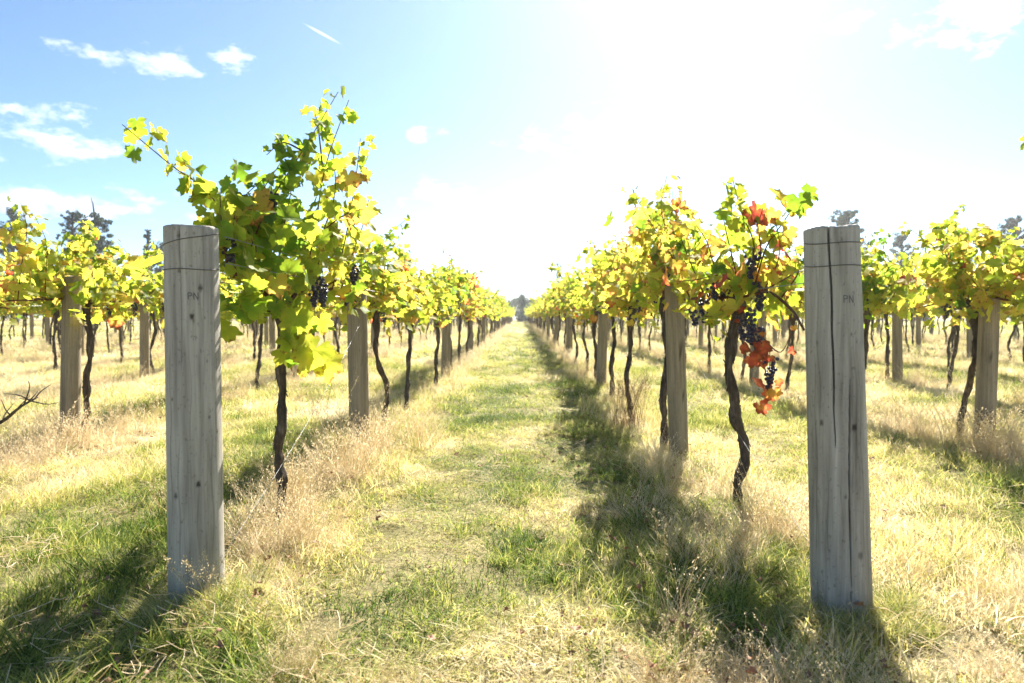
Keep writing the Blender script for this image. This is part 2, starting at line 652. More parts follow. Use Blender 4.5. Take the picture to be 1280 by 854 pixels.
# ------------------------------------------------------------------ ground sheet
def ground():
    def axis(lo, a, b, hi, step):
        mid = np.arange(a, b, step)
        left = a - np.geomspace(step * 1.5, a - lo, 26)[::-1]
        right = b + np.geomspace(step * 1.5, hi - b, 26)
        return np.concatenate([left, mid, right])
    xs = axis(-420, -9, 9, 420, .12)
    ys = axis(-60, 0.0, 22, 420, .12)
    X, Y = np.meshgrid(xs, ys)
    Z = gz(X, Y)
    nx, ny = len(xs), len(ys)
    v = np.stack([X.ravel(), Y.ravel(), Z.ravel()], 1)
    i = np.arange(nx * ny).reshape(ny, nx)
    f = np.stack([i[:-1, :-1].ravel(), i[:-1, 1:].ravel(), i[1:, 1:].ravel(), i[1:, :-1].ravel()], 1)
    mb = MB()
    mb.add(v, f)
    o = mb.build('ground', M_GROUND)
    tag(o, kind='structure')


ground()


def haze():
    mb = MB()
    v = [(x, y, z) for z in (-1.2, 20) for y in (-70, 430) for x in (-430, 430)]
    mb.add(v, [(0, 2, 3, 1), (4, 5, 7, 6), (0, 1, 5, 4), (2, 6, 7, 3), (0, 4, 6, 2), (1, 3, 7, 5)])
    mb.smooth = False
    m, N, L = new_mat('thin_haze')
    out = N.new('ShaderNodeOutputMaterial')
    pv = N.new('ShaderNodeVolumePrincipled')
    pv.inputs['Color'].default_value = (.93, .96, 1, 1)
    pv.inputs['Density'].default_value = HAZE
    pv.inputs['Anisotropy'].default_value = .55
    L.new(pv.outputs[0], out.inputs['Volume'])
    o = mb.build('haze', m)
    tag(o, kind='stuff')
    tag(o, 'thin bright sunlit haze over the whole field', 'haze')


if HAZE:
    haze()

# ------------------------------------------------------------------ posts
def post_radius(r_top, r_bot, h, phase, z, th):
    r = r_bot + (r_top - r_bot) * np.clip(z / h, 0, 1)
    return r * (1 + .006 * np.sin(2 * th + phase + z) + .005 * np.sin(3 * th - z * 2.1 + phase * 2)
                + .004 * np.sin(7 * th + 3 * z + phase) + .003 * np.sin(13 * th + phase * 3))


def post_mesh(r_top, r_bot, h, seed, seg=28, rings=24, lean=(0, 0), cracks=(), knots=(), stains=(), top_rough=.003, sink=.25, slope=(0, 0)):
    """cracks: list of (z0, z1, fn(z)->angle, half width m, depth m); knots: (angle, z, radius, strength)."""
    th = np.linspace(0, 2 * np.pi, seg, endpoint=False)
    if cracks:
        # crowd the columns round every crack so that it is a narrow, deep split
        extra = []
        for (z0, z1, fn, hw, dp) in cracks:
            pass
    zs = np.concatenate([np.linspace(-sink, h - .012, rings), [h - .004, h]])
    phase = seed * 1.7
    verts, kn, st = [], [], []
    for z in zs:
        t = (z + sink) / (h + sink)
        r = r_bot + (r_top - r_bot) * np.clip(z / h, 0, 1)
        rr = post_radius(r_top, r_bot, h, phase, z, th)
        if z >= h - .0001:
            rr = rr - .006
        tt = th.copy()
        for (z0, z1, fn, hw, dp) in cracks:
            if z0 <= z <= z1:
                c = fn(z)
                d = (tt - c + np.pi) % (2 * np.pi) - np.pi
                w = hw / r * min(1, (z - z0) / .3 + .15) * min(1, (z1 - z) / .08 + .35)
                # pull nearby columns in to the split
                rr = rr - dp * np.clip(1.25 - np.abs(d) / (w + 1e-6), 0, 1) ** .7
        zz = np.full(seg, z)
        if z > h - .02:
            zz = zz + top_rough * (np.sin(3 * th + phase) + .5 * np.sign(np.sin(5 * th + 2 * phase)) + .35 * np.sin(17 * th + phase) + .3 * np.sin(29 * th)) + slope[0] * np.cos(th) + slope[1] * np.sin(th)
        x = rr * np.cos(tt) + lean[0] * z
        y = rr * np.sin(tt) + lean[1] * z
        verts.append(np.stack([x, y, zz], 1))
        k = np.zeros(seg)
        for (a, kz, kr, s) in knots:
            d = np.hypot(((th - a + np.pi) % (2 * np.pi) - np.pi) * r, (z - kz) * .75)
            k = np.maximum(k, s * np.clip(2.2 * (1 - d / kr), 0, 1))
        kn.append(k)
        q = np.zeros(seg)
        for (a, z0, z1, w, s) in stains:
            d = np.abs(((th - a + np.pi) % (2 * np.pi) - np.pi) * r + .004 * math.sin(z * 21 + a * 5))
            fall = np.clip((z - z0) / .1, 0, 1) * np.clip((z1 - z) / .1, 0, 1)
            q = np.maximum(q, s * np.clip(1 - d / w, 0, 1) * fall)
        st.append(q)
    n = len(zs)
    verts = np.concatenate(verts)
    faces = []
    for i in range(n - 1):
        for j in range(seg):
            k = (j + 1) % seg
            faces.append((i * seg + j, i * seg + k, (i + 1) * seg + k, (i + 1) * seg + j))
    # top: concentric rings to keep the end grain round the split
    last = (n - 1) * seg
    rim = verts[last:last + seg]
    c = rim.mean(0)
    inner = c + (rim - c) * .5
    verts = np.concatenate([verts, inner, [c]])
    kn.append(np.zeros(seg + 1))
    st.append(np.full(seg + 1, .25))
    b = n * seg
    for j in range(seg):
        k = (j + 1) % seg
        faces.append((last + j, last + k, b + k, b + j))
        faces.append((b + j, b + k, b + seg))
    mb = MB()
    mb.add(verts, faces, 0, knot=np.concatenate(kn), stain=np.concatenate(st))
    return mb


def loop_wire(shape, z, tilt_x, tilt_y, lean, rad=.0017):
    a = np.linspace(0, 2 * np.pi, 97)
    r = post_radius(*shape, z, a) + rad * .8
    path = np.stack([r * np.cos(a) + lean[0] * z, r * np.sin(a) + lean[1] * z, z + tilt_x * np.cos(a) + tilt_y * np.sin(a) + .002 * np.sin(3 * a)], 1)
    mb = MB()
    tube(mb, path, rad, 6, cap=False)
    return mb


def lettering(shape, ang, z, hgt, lean):
    """The two painted letters P N, laid on the curved face of a post."""
    strokes = []
    w = hgt * .55
    for (ox, segs) in ((-w * .85, [((0, 0), (0, 1)), ((0, 1), (.8, .95)), ((.8, .95), (.85, .6)), ((.85, .6), (0, .48))]),
                       (w * .55, [((0, 0), (0, 1)), ((0, 1), (1, 0)), ((1, 0), (1, 1))])):
        for (a, b) in segs:
            strokes.append(((ox + a[0] * w, a[1] * hgt), (ox + b[0] * w, b[1] * hgt)))
    mb = MB()
    hw = hgt * .065
    for (a, b) in strokes:
        a, b = np.array(a), np.array(b)
        d = (b - a) / np.linalg.norm(b - a)
        nrm = np.array([-d[1], d[0]]) * hw
        vs = []
        for t in np.linspace(-.03, 1.03, 6):
            for s in (-1, 1):
                p = a + (b - a) * t + nrm * s
                th = ang + p[0] / shape[0]
                r = float(post_radius(*shape, z + p[1], th)) + .0012
                vs.append((r * math.cos(th) + lean[0] * (z + p[1]), r * math.sin(th) + lean[1] * (z + p[1]), z + p[1]))
        fs = [(2 * i, 2 * i + 1, 2 * i + 3, 2 * i + 2) for i in range(5)]
        mb.add(vs, fs)
    return mb


PH = 1.40
FRONT = -math.pi / 2


def end_posts():
    # left front post
    x, y = -1.205, 2.50
    p = empty('wooden_post', (x, y, float(gz(x, y))))
    tag(p, 'thick grey end post with two wires round it, in front of the tallest vine', 'post', 'end posts at the front of the rows')
    r = .0935
    fa = math.atan2(-y, -x)     # the side that faces the path's viewer
    knots = [(fa + .3, PH - .225, .010, .9), (fa - .02, PH - .325, .010, 1), (fa + .03, PH - .345, .006, .6), (fa + .1, PH - .93, .010, 1), (fa - .75, PH - .97, .010, .8),
             (fa + .55, PH - .69, .006, .7), (fa + .5, PH - .49, .005, .6), (fa - .45, PH - .04, .008, .7), (fa - .45, PH - .165, .008, .7),
             (fa - .85, PH - .62, .006, .8), (fa + .9, PH - .75, .006, .7), (fa + .35, PH - .93, .005, .4), (fa + .1, PH - .03, .006, .5)]
    stains = [(fa - .42, PH - .20, PH + .05, .008, .6), (fa - .30, PH - 1.05, PH - .35, .022, .55), (fa - .65, PH - .8, PH + .05, .014, .35),
              (fa + .25, PH - .9, PH - .1, .010, .3), (fa + .75, PH - .6, PH + .0, .012, .3), (fa - .15, PH - .6, PH - .05, .009, .35), (fa - .25, -.1, .3, .03, .4)] + [(fa + q, -.3, .10 + .07 * math.sin(q * 9), .03, .55) for q in np.arange(-1.6, 1.7, .25)] \
        + [(fa + q, z, z + ln, 0.0045, .5) for q, z, ln in ((-.95, .3, .7), (.62, .1, .6), (-.12, .55, .5), (.3, .9, .4), (-.6, .2, .5), (.9, .5, .8), (.08, .15, .35))]
    cracks = [(.75, 1.5, lambda z: fa + .42 + .02 * math.sin(z * 11), .0013, .006), (.9, 1.5, lambda z: fa - .40 + .015 * math.sin(z * 13), .0014, .008)]
    o = post_mesh(.0925, .0965, PH, 1, 300, 170, (0, 0), cracks, knots, stains, .0008, slope=(0, 0)).build('shaft', M_WOOD, p)
    loop_wire((.0925, .0965, PH, 1.7), PH - .045, .02, .012, (0, 0)).build('wire_loop', M_RUST, p)
    loop_wire((.0925, .0965, PH, 1.7), PH - .155, .0, .004, (0, 0)).build('wire_loop', M_RUST, p)
    lettering((.0925, .0965, PH, 1.7), fa - .02, PH - .266, .024, (0, 0)).build('lettering', M_INK, p)
    # right front post, leaning and split
    x, y = 1.128, 2.365
    p = empty('wooden_post', (x, y, float(gz(x, y))))
    tag(p, 'thick leaning end post with a long dark crack down its face', 'post', 'end posts at the front of the rows')
    fa = math.atan2(-y, -x)
    lean = (-.036, .02)

    def ck1(z):
        return fa + .02 + .10 * (z - PH) * -.9 * (1 if z > .9 else 1) - .11 + .02 * math.sin(z * 7) + .012 * math.sin(z * 23)

    def ck2(z):
        return fa + .42 + .25 * (z - .6) + .02 * math.sin(z * 9)
    knots = [(fa + .62, PH - .70, .012, 1), (fa - .5, PH - .69, .009, .8), (fa + .62, PH - .385, .005, .7), (fa - .6, PH - .42, .006, .5), (fa + .25, PH - .93, .006, .5), (fa + .7, .27, .012, .6)]
    stains = [(fa + .25, PH - .25, PH + .02, .012, .5), (fa - .3, PH - .5, PH, .02, .15), (fa + .55, PH - .75, PH - .3, .01, .3), (fa - .1, -.1, .35, .04, .35), (fa + .2, .2, .9, .02, .25)] + [(fa + q, -.3, .12 + .08 * math.sin(q * 7), .03, .6) for q in np.arange(-1.6, 1.7, .25)] \
        + [(fa + q, z, z + ln, 0.0045, .5) for q, z, ln in ((-.75, .3, .7), (.72, .5, .6), (-.35, .1, .5), (.1, .2, .4), (-.55, .7, .6), (.9, .2, .8))]
    cracks = [(.62, PH + .1, ck1, .0026, .045), (.12, .86, ck2, .0022, .03)]
    o = post_mesh(.0895, .099, PH - .022, 2, 300, 170, lean, cracks, knots, stains, .0022, slope=(.003, .0)).build('shaft', M_WOOD, p)
    loop_wire((.0895, .099, PH - .022, 3.4), PH - .072, .004, .010, lean).build('wire_loop', M_RUST, p)
    loop_wire((.0895, .099, PH - .022, 3.4), PH - .152, .003, .006, lean).build('wire_loop', M_RUST, p)
    lettering((.0895, .099, PH - .022, 3.4), fa + .50, PH - .282, .024, lean).build('lettering', M_INK, p)


end_posts()

# ------------------------------------------------------------------ rows
ROWS = []                          # (index, x)
for k in range(1, 11):
    ROWS.append((-k, -1.205 - 2.4 * (k - 1)))
    ROWS.append((k, 1.165 + 2.38 * (k - 1)))
ROW_X = dict(ROWS)
WORDS = ['zeroth', 'first', 'second', 'third', 'fourth', 'fifth', 'sixth', 'seventh', 'eighth', 'ninth', 'tenth',
         'eleventh', 'twelfth', 'thirteenth', 'fourteenth', 'fifteenth', 'sixteenth', 'seventeenth', 'eighteenth', 'nineteenth', 'twentieth']


def row_name(i):
    side = 'left' if i < 0 else 'right'
    k = abs(i)
    return f'row {side} of the path' if k == 1 else f'{WORDS[k]} row {side} of the path'


post_variants = []
for k in range(5):
    mb = post_mesh(random.uniform(.066, .072), random.uniform(.070, .078), 1.30, 10 + k, 26, 26,
                   (random.uniform(-.015, .015), random.uniform(-.02, .02)), (),
                   [(random.uniform(0, 6.28), random.uniform(.4, 1.3), .012, .9) for _ in range(5)], [(random.uniform(0, 6.28), 0, 1.4, .02, .3) for _ in range(4)], .004)
    post_variants.append(mb.mesh('post_shaft', [M_LINEWOOD]))


def in_frame(x, y, margin=0.0):
    return y > .5 and -margin < 650 + F * x / y < 1280 + margin


def make_posts():
    far = []
    for i, x in ROWS:
        ys = [5.07 if i > 0 else 5.12]
        if i == 1:
            ys = [5.07, 9.95]
        elif i == -1:
            ys = [5.12, 10.9]
        elif i == 2:
            ys = [5.2, 10.4]
        elif i == -2:
            ys = [5.37, 10.9]
        while ys[-1] < 104:
            ys.append(ys[-1] + 5.75 + random.uniform(-.15, .15))
        seen = 0
        for y in ys:
            if not in_frame(x, y, 15):
                continue
            seen += 1
            xx, yy = x + random.uniform(-.03, .03), y
            if y > 62 or abs(i) > 8:
                far.append((xx, yy))
                continue
            o = bpy.data.objects.new('wooden_post', post_variants[random.randrange(5)])
            col.objects.link(o)
            o.location = (xx, yy, float(gz(xx, yy)))
            o.rotation_euler = (random.uniform(-.03, .03), random.uniform(-.035, .035), random.uniform(0, 6.28))
            s = random.uniform(.95, 1.05)
            o.scale = (s, s, random.uniform(.97, 1.05))
            g = 'posts along the vine rows'
            if y < 40 and abs(i) <= 5:
                if abs(i) == 1:
                    lab = f'brown wooden line post, {WORDS[seen]} behind the end post in the {row_name(i)}'
                else:
                    lab = f'wooden line post, {WORDS[seen]} in sight along the {row_name(i)}'
            else:
                lab = f'small far wooden post in the distant stretch of the {row_name(i)}'
                g = f'distant posts of the {row_name(i)}'
            tag(o, lab, 'post', g)
    return far


far_posts = make_posts()

# ------------------------------------------------------------------ vine building blocks
HALF = [(0, 1.0, 1), (7, .88, .2), (12, .92, .15), (18, .80, .05), (27, .68, 0), (36, .78, .1), (42, .76, .1), (48, .88, .2), (54, .93, 1), (61, .80, .15), (67, .82, .15), (75, .70, .05),
        (85, .60, 0), (93, .68, .1), (99, .66, .1), (106, .74, .2), (114, .78, 1), (122, .66, .1), (130, .68, .2), (140, .58, .1), (149, .58, .2), (162, .44, 0), (175, .12, 0)]
HALF_LOW = [(0, 1.0, 1), (26, .70, 0), (54, .92, 1), (84, .60, 0), (114, .76, 1), (150, .54, 0), (175, .12, 0)]


def leaf_template(half, seed=0):
    jr = np.random.default_rng(400 + seed)
    half = [(a + jr.uniform(-2, 2) * (0 < a < 170), r * (1 + jr.uniform(-.09, .09)), v) for a, r, v in half]
    pts = half + [(-a, r, v) for a, r, v in half[::-1] if a > .01]
    a = np.radians([p[0] for p in pts])
    r = np.array([p[1] for p in pts])
    ve = np.array([p[2] for p in pts])
    outl = np.stack([np.sin(a) * r, np.cos(a) * r], 1)
    mid = outl * .55
    n = len(pts)
    v2 = np.vstack([[0, 0], mid, outl])
    vein = np.concatenate([[1], ve * .9 + .0, ve])
    edge = np.concatenate([[0], r * .55, r])
    faces = []
    for i in range(n):
        j = (i + 1) % n
        faces.append((0, 1 + i, 1 + j))
        faces.append((1 + i, 1 + n + i, 1 + n + j, 1 + j))
    return v2, vein, edge, faces


LEAVES_HI = [leaf_template(HALF, k) for k in range(4)]
LEAVES_LO = [leaf_template(HALF_LOW, 10 + k) for k in range(2)]
LEAF_HI, LEAF_LO = LEAVES_HI[0], LEAVES_LO[0]


def add_leaves(mb, pos, size, outward, tint, rg, hi=True, mat=0, droop=.75, tmpl=None):
    """pos (n,3); outward (n,3) preferred facing."""
    temps = LEAVES_HI if hi else LEAVES_LO
    if tmpl is None:
        pick = rg.integers(0, len(temps), len(pos))
        for q in range(len(temps)):
            m = pick == q
            if m.any():
                add_leaves(mb, pos[m], np.asarray(size)[m], outward[m], tint[m], rg, hi, mat, droop, temps[q])
        return
    v2, vein, edge, faces = tmpl
    n, k = len(pos), len(v2)
    up = np.array([0, 0, 1.])
    nrm = outward * .6 + up * .5 + rg.normal(0, .55, (n, 3))
    nrm /= np.linalg.norm(nrm, axis=1)[:, None]
    tip = outward * .45 - up * droop + rg.normal(0, .5, (n, 3))
    tip -= nrm * (tip * nrm).sum(1)[:, None]
    tip /= np.linalg.norm(tip, axis=1)[:, None]
    side = np.cross(tip, nrm)
    fold = rg.uniform(-.1, .6, n)[:, None]
    curl = rg.uniform(-.2, .55, n)[:, None]
    wav = rg.uniform(0, 6.28, (n, 1))
    x, y = v2[:, 0][None], v2[:, 1][None]
    asp = rg.uniform(.88, 1.1, n)[:, None]
    z = np.abs(x) * fold - curl * (y ** 2 + x ** 2 * .5) + rg.uniform(.03, .13, (n, 1)) * np.sin(7 * x + wav) * np.hypot(x, y) + .05 * np.sin(9 * y + wav * 2) * edge[None]
    P = (x * asp)[:, :, None] * side[:, None] + y[:, :, None] * tip[:, None] + z[:, :, None] * nrm[:, None]
    P = P * np.asarray(size)[:, None, None] + pos[:, None]
    F_ = []
    for i in range(n):
        b = i * k
        F_ += [tuple(q + b for q in f) for f in faces]
    mb.add(P.reshape(-1, 3), F_, mat, tint=np.repeat(tint, k), edge=np.tile(edge, n), vein=np.tile(vein, n))


def bunch(mb, pos, rg, length=.13, width=.045, sub=True, mat=0):
    """One hanging bunch of grapes below pos."""
    nb = int(46 * length / .13)
    ico_v, ico_f = ICO2 if sub else ICO1
    for _ in range(nb):
        t = rg.random() ** .8
        rr = width * (1 - t * .75) * math.sqrt(rg.random())
        a = rg.uniform(0, 6.28)
        c = pos + np.array([rr * math.cos(a), rr * math.sin(a), -t * length])
        s = rg.uniform(.0075, .0105)
        mb.add(ico_v * s + c, ico_f, mat)
    tube(mb, np.array([pos + [0, 0, .035], pos + [0.002, 0, 0], pos + [0, .002, -length * .5]]), .0018, 5, mat)


def ico(sub):
    import bmesh
    bm = bmesh.new()
    bmesh.ops.create_icosphere(bm, subdivisions=sub, radius=1)
    v = np.array([q.co[:] for q in bm.verts])
    f = [tuple(q.index for q in p.verts) for p in bm.faces]
    bm.free()
    return v, f


ICO1, ICO2 = ico(1), ico(2)


def bark_trunk(mb, ctrl, r0, r1, rg, rings=46, sides=16, head=True, mat=0):
    path = smooth_path(ctrl, rings)
    t = np.linspace(0, 1, rings)
    path[:, 0] += .006 * np.sin(t * 17 + rg.uniform(0, 6)) + .004 * np.sin(t * 41 + rg.uniform(0, 6))
    path[:, 1] += .006 * np.sin(t * 15 + rg.uniform(0, 6))
    rad = r0 + (r1 - r0) * t
    rad = rad * (1 + .14 * np.sin(t * 23 + rg.uniform(0, 6)) + .12 * np.sin(t * 51 + rg.uniform(0, 6)) + rg.normal(0, .05, rings))
    rad[:3] *= np.array([1.5, 1.3, 1.12])
    if head:
        rad *= 1 + .75 * np.exp(-((t - .955) / .05) ** 2)
    a = np.linspace(0, 2 * np.pi, sides, endpoint=False)
    ph = rg.uniform(0, 6.28, 6)
    rough = np.stack([1 + .13 * np.sin(3 * a + ph[0] + s * 5) + .10 * np.sin(5 * a + ph[1] - s * 9) + .07 * np.sin(8 * a + ph[2] + s * 20)
                      + rg.normal(0, .035, sides) for s in t])
    tube(mb, path, rad, sides, mat, rough=rough)
    # shaggy strips of bark
    for _ in range(44):
        i = rg.integers(2, rings - 9)
        ln = rg.integers(4, 8)
        ang = rg.uniform(0, 6.28)
        d = np.array([math.cos(ang), math.sin(ang), 0])
        seg = path[i:i + ln] + d * rad[i:i + ln, None] * 1.06
        seg[0] += d * rg.uniform(0, .016)
        seg[-1] += d * rg.uniform(0, .014)
        w = rg.uniform(.003, .007)
        sd_ = np.array([-d[1], d[0], 0]) * w
        vs = np.concatenate([seg - sd_, seg + sd_])
        fs = [(q, q + 1, ln + q + 1, ln + q) for q in range(ln - 1)]
        mb.add(vs, fs, mat)
    if head:
        for _ in range(4):
            ang = rg.uniform(0, 6.28)
            e = path[-1] + np.array([math.cos(ang) * .05, math.sin(ang) * .05, rg.uniform(-.01, .06)])
            tube(mb, smooth_path([path[-3], (path[-1] + e) / 2 + [0, 0, .012], e], 5), [r1 * .9, r1 * .75, r1 * .6, r1 * .5, r1 * .4], 8, mat)
    return path


def shoot_leaves(path, rg, spacing, size, lst, tint0, tvar, jitter=.05, axis_x=None):
    """Leaves along a shoot; appends (pos, size, outward, tint)."""
    d = np.linalg.norm(np.diff(path, axis=0), axis=1)
    L_ = d.sum()
    n = max(3, int(L_ / (spacing * .54)))
    idx = np.linspace(0, len(path) - 1, n)
    for q, f in enumerate(idx):
        i = min(int(f), len(path) - 2)
        p = path[i] + (path[i + 1] - path[i]) * (f - i)
        t = q / n
        ang = rg.uniform(0, 6.28)
        o = np.array([math.cos(ang), math.sin(ang), rg.uniform(-.2, .5)])
        ps = p + o * rg.uniform(.012, .06) + rg.normal(0, jitter, 3) * .4
        lst.append((ps, size * rg.uniform(.52, 1.02) * (1 - .45 * t ** 2), o / np.linalg.norm(o), np.clip(tint0 + rg.normal(0, tvar) - .02 * t, 0, 1)))


def finish_leaves(mb, lst, rg, hi=True, mat=0):
    if lst:
        add_leaves(mb, np.array([l[0] for l in lst]), np.array([l[1] for l in lst]), np.array([l[2] for l in lst]), np.array([l[3] for l in lst]), rg, hi, mat)


WIRE_Z = 1.19


def vine_parts(seed, tint0=.45, tvar=.13, nfill=205, leaf=.076, hi=True, tall=1.0):
    """A trained vine, root at the origin, row along y. Returns MB per part."""
    rg = np.random.default_rng(seed)
    trunk, cane, fol = MB(), MB(), MB()
    lean = rg.uniform(-.22, .22)
    sway = rg.uniform(-.06, .06, 4)
    hz = WIRE_Z - rg.uniform(.03, .10)
    ctrl = [(0, -lean * .9, -.08), (sway[0] * .4, -lean * .85, .12), (sway[0], -lean * .55 + sway[1], hz * .36), (sway[2], -lean * .2 + sway[3], hz * .68), (0, 0, hz)]
    path = bark_trunk(trunk, ctrl, rg.uniform(.021, .028), rg.uniform(.018, .023), rg)
    top = path[-1]
    lv = []
    buns = []
    for s in (-1, 1):
        ln = rg.uniform(.75, .98)
        arm = smooth_path([top, top + [rg.uniform(-.02, .02), s * .12, .09], [rg.uniform(-.03, .03), s * .4, WIRE_Z + .02], [rg.uniform(-.02, .02), s * ln, WIRE_Z + rg.uniform(-.03, .03)]], 18)
        tube(cane, arm, np.linspace(.013, .006, 18), 8)
        for q in range(6):
            b = arm[3 + int(q * 2.6)]
            h = rg.uniform(.34, .72) * tall
            if rg.random() < .13:
                h *= 1.35
            dx, dy = rg.normal(0, .14), rg.normal(0, .14)
            tipd = rg.normal(0, .10, 2)
            sh = smooth_path([b, b + [dx * .4, dy * .3, h * .35], b + [dx, dy, h * .72], b + [dx * 1.5 + tipd[0], dy * 1.4 + tipd[1], h]], 12)
            tube(cane, sh, np.linspace(.0045, .0018, 12), 5)
            shoot_leaves(sh, rg, .05, leaf, lv, tint0, tvar)
            if rg.random() < .45:
                sd2 = sh[rg.integers(3, 9)]
                ang = rg.uniform(0, 6.28)
                sp = smooth_path([sd2, sd2 + [math.cos(ang) * .12, math.sin(ang) * .12, .05], sd2 + [math.cos(ang) * .26, math.sin(ang) * .24, -.03]], 8)
                tube(cane, sp, np.linspace(.003, .0012, 8), 4)
                shoot_leaves(sp, rg, .05, leaf, lv, tint0, tvar)
            if rg.random() < .42:
                buns.append(b + [rg.normal(0, .06), rg.normal(0, .03), rg.uniform(.0, .12)])
    for _ in range(nfill):
        y = np.clip(rg.normal(0, .43), -.95, .95)
        z = WIRE_Z + rg.beta(1.5, 2.2) * .66 * tall - .08 - (rg.uniform(.05, .2) if rg.random() < .16 else 0)
        x = rg.normal(0, .15)
        o = np.array([np.sign(x) * .8 + rg.normal(0, .4), rg.normal(0, .4), .2])
        lv.append((np.array([x, y, z]), leaf * rg.uniform(.6, 1.2), o / np.linalg.norm(o), np.clip(tint0 + rg.normal(0, tvar), 0, 1)))
    finish_leaves(fol, lv, rg, hi)
    return trunk, cane, fol, buns


def leaf_tints(seed):
    return [.48, .52, .58, .46, .60, .51, .55, .50][seed % 8]


# near variants: separate parts
NEAR = []
LOOK = ['yellow-green', 'lime green', 'golden', 'green', 'yellow and orange', 'yellow-green', 'pale yellow', 'bright green', 'orange and red']
bunch_meshes = []
for k in range(4):
    mb = MB()
    bunch(mb, np.zeros(3), np.random.default_rng(50 + k), .11 + .02 * k, .036 + .004 * k, False)
    bunch_meshes.append(mb.mesh('grape_bunch', [M_GRAPE]))
for k in range(9):
    t, c, f, b = vine_parts(100 + k, .76 if k == 8 else leaf_tints(k), .15 if k == 8 else .13, tall=[1, .95, 1.05, 1.1, .9, 1, 1.08, .98, 1.1][k])
    NEAR.append((t.mesh('trunk', [M_TRUNK]), c.mesh('cane', [M_CANE]), f.mesh('foliage', [M_LEAF]), b))
# far variants: one mesh each
FAR = []
for k in range(6):
    t, c, f, b = vine_parts(200 + k, leaf_tints(k), .13, nfill=150, leaf=.096, hi=False)
    # thin out for distance: merge trunk, cane and leaves in one mesh
    m = MB()
    for src, mi in ((t, 0), (c, 0), (f, 1)):
        v = np.concatenate(src.v)
        m.add(v, src.f, mi, **{a: np.concatenate(p) for a, p in src.at.items()})
    FAR.append(m.mesh('grape_vine', [M_TRUNK, M_LEAF]))


def put(name, mesh, parent, loc=(0, 0, 0), rz=0.0):
    o = bpy.data.objects.new(name, mesh)
    col.objects.link(o)
    o.parent = parent
    o.location = loc
    o.rotation_euler = (0, 0, rz)
    return o


def make_vines():
    far = []
    for i, x in ROWS:
        if i == -1:
            ys = [3.4, 5.75, 7.65, 9.6]
        elif i == 1:
            ys = [3.6, 5.45, 6.9, 8.75, 10.5]
        elif i == -2:
            ys = [3.75, 5.64, 7.5]
        elif i == 2:
            ys = [3.45, 5.3, 7.1, 8.9]
        else:
            ys = [3.4 + random.uniform(0, 1.2)]
        while ys[-1] < 104:
            ys.append(ys[-1] + 1.9 + random.uniform(-.12, .12))
        seen = 0
        for q, y in enumerate(ys):
            if abs(i) == 1 and q == 0:
                continue                               # the two front vines are built on their own
            if not in_frame(x, y, F * 1.0 / y * 1.0 + 30):
                continue
            shown = in_frame(x, y, 5)
            seen += 1
            xx = x + random.uniform(-.05, .05)
            rz = random.choice((0, math.pi)) + random.uniform(-.06, .06)
            sc = random.uniform(.95, 1.06)
            far_lim = 62 if abs(i) == 1 else 46 if abs(i) <= 3 else 34 if abs(i) <= 5 else 22
            if y > far_lim or abs(i) > 7:
                far.append((xx, y, rz, sc))
                continue
            near = y < (17 if abs(i) <= 2 else 13) and abs(i) <= 3
            k = random.randrange(8)
            if abs(i) == 2 and q < 4:
                k = (1, 3, 5, 7, 0)[random.randrange(5)] if i < 0 else (3, 6)[q % 2]
                sc = .97 if i > 0 else sc
            if i == -1 and q == 5:
                k = 8
            if i == 1 and q == 1:
                k = 2
            where = row_name(i)
            g = 'vines along the rows'
            if y < 34 and abs(i) <= 4 and seen <= 17:
                if abs(i) == 1:
                    lab = f'{LOOK[k] if near else "leafy"} vine, {WORDS[seen + 1]} from the front in the {where}'
                else:
                    lab = f'{LOOK[k] if near else "leafy"} vine, {WORDS[seen]} in sight along the {where}'
            else:
                lab = f'small far vine in the distant stretch of the {where}'
                g = f'distant vines of the {where}'
            loc = (xx, y, float(gz(xx, y)))
            if near:
                o = empty('grape_vine', loc, rz)
                t, c, f, b = NEAR[k]
                put('trunk', t, o)
                put('cane', c, o)
                put('foliage', f, o)
                for bp in b[:6]:
                    put('grape_bunch', bunch_meshes[random.randrange(4)], o, bp, random.uniform(0, 6))
            else:
                o = bpy.data.objects.new('grape_vine', FAR[random.randrange(6)])
                col.objects.link(o)
                o.location = loc
                o.rotation_euler = (0, 0, rz)
            o.scale = (sc, sc, sc * (random.uniform(.92, 1.09) if abs(i) != 2 else random.uniform(.96, 1.03)))
            tag(o, lab, 'grape vine', g)
    return far


far_vines = make_vines()


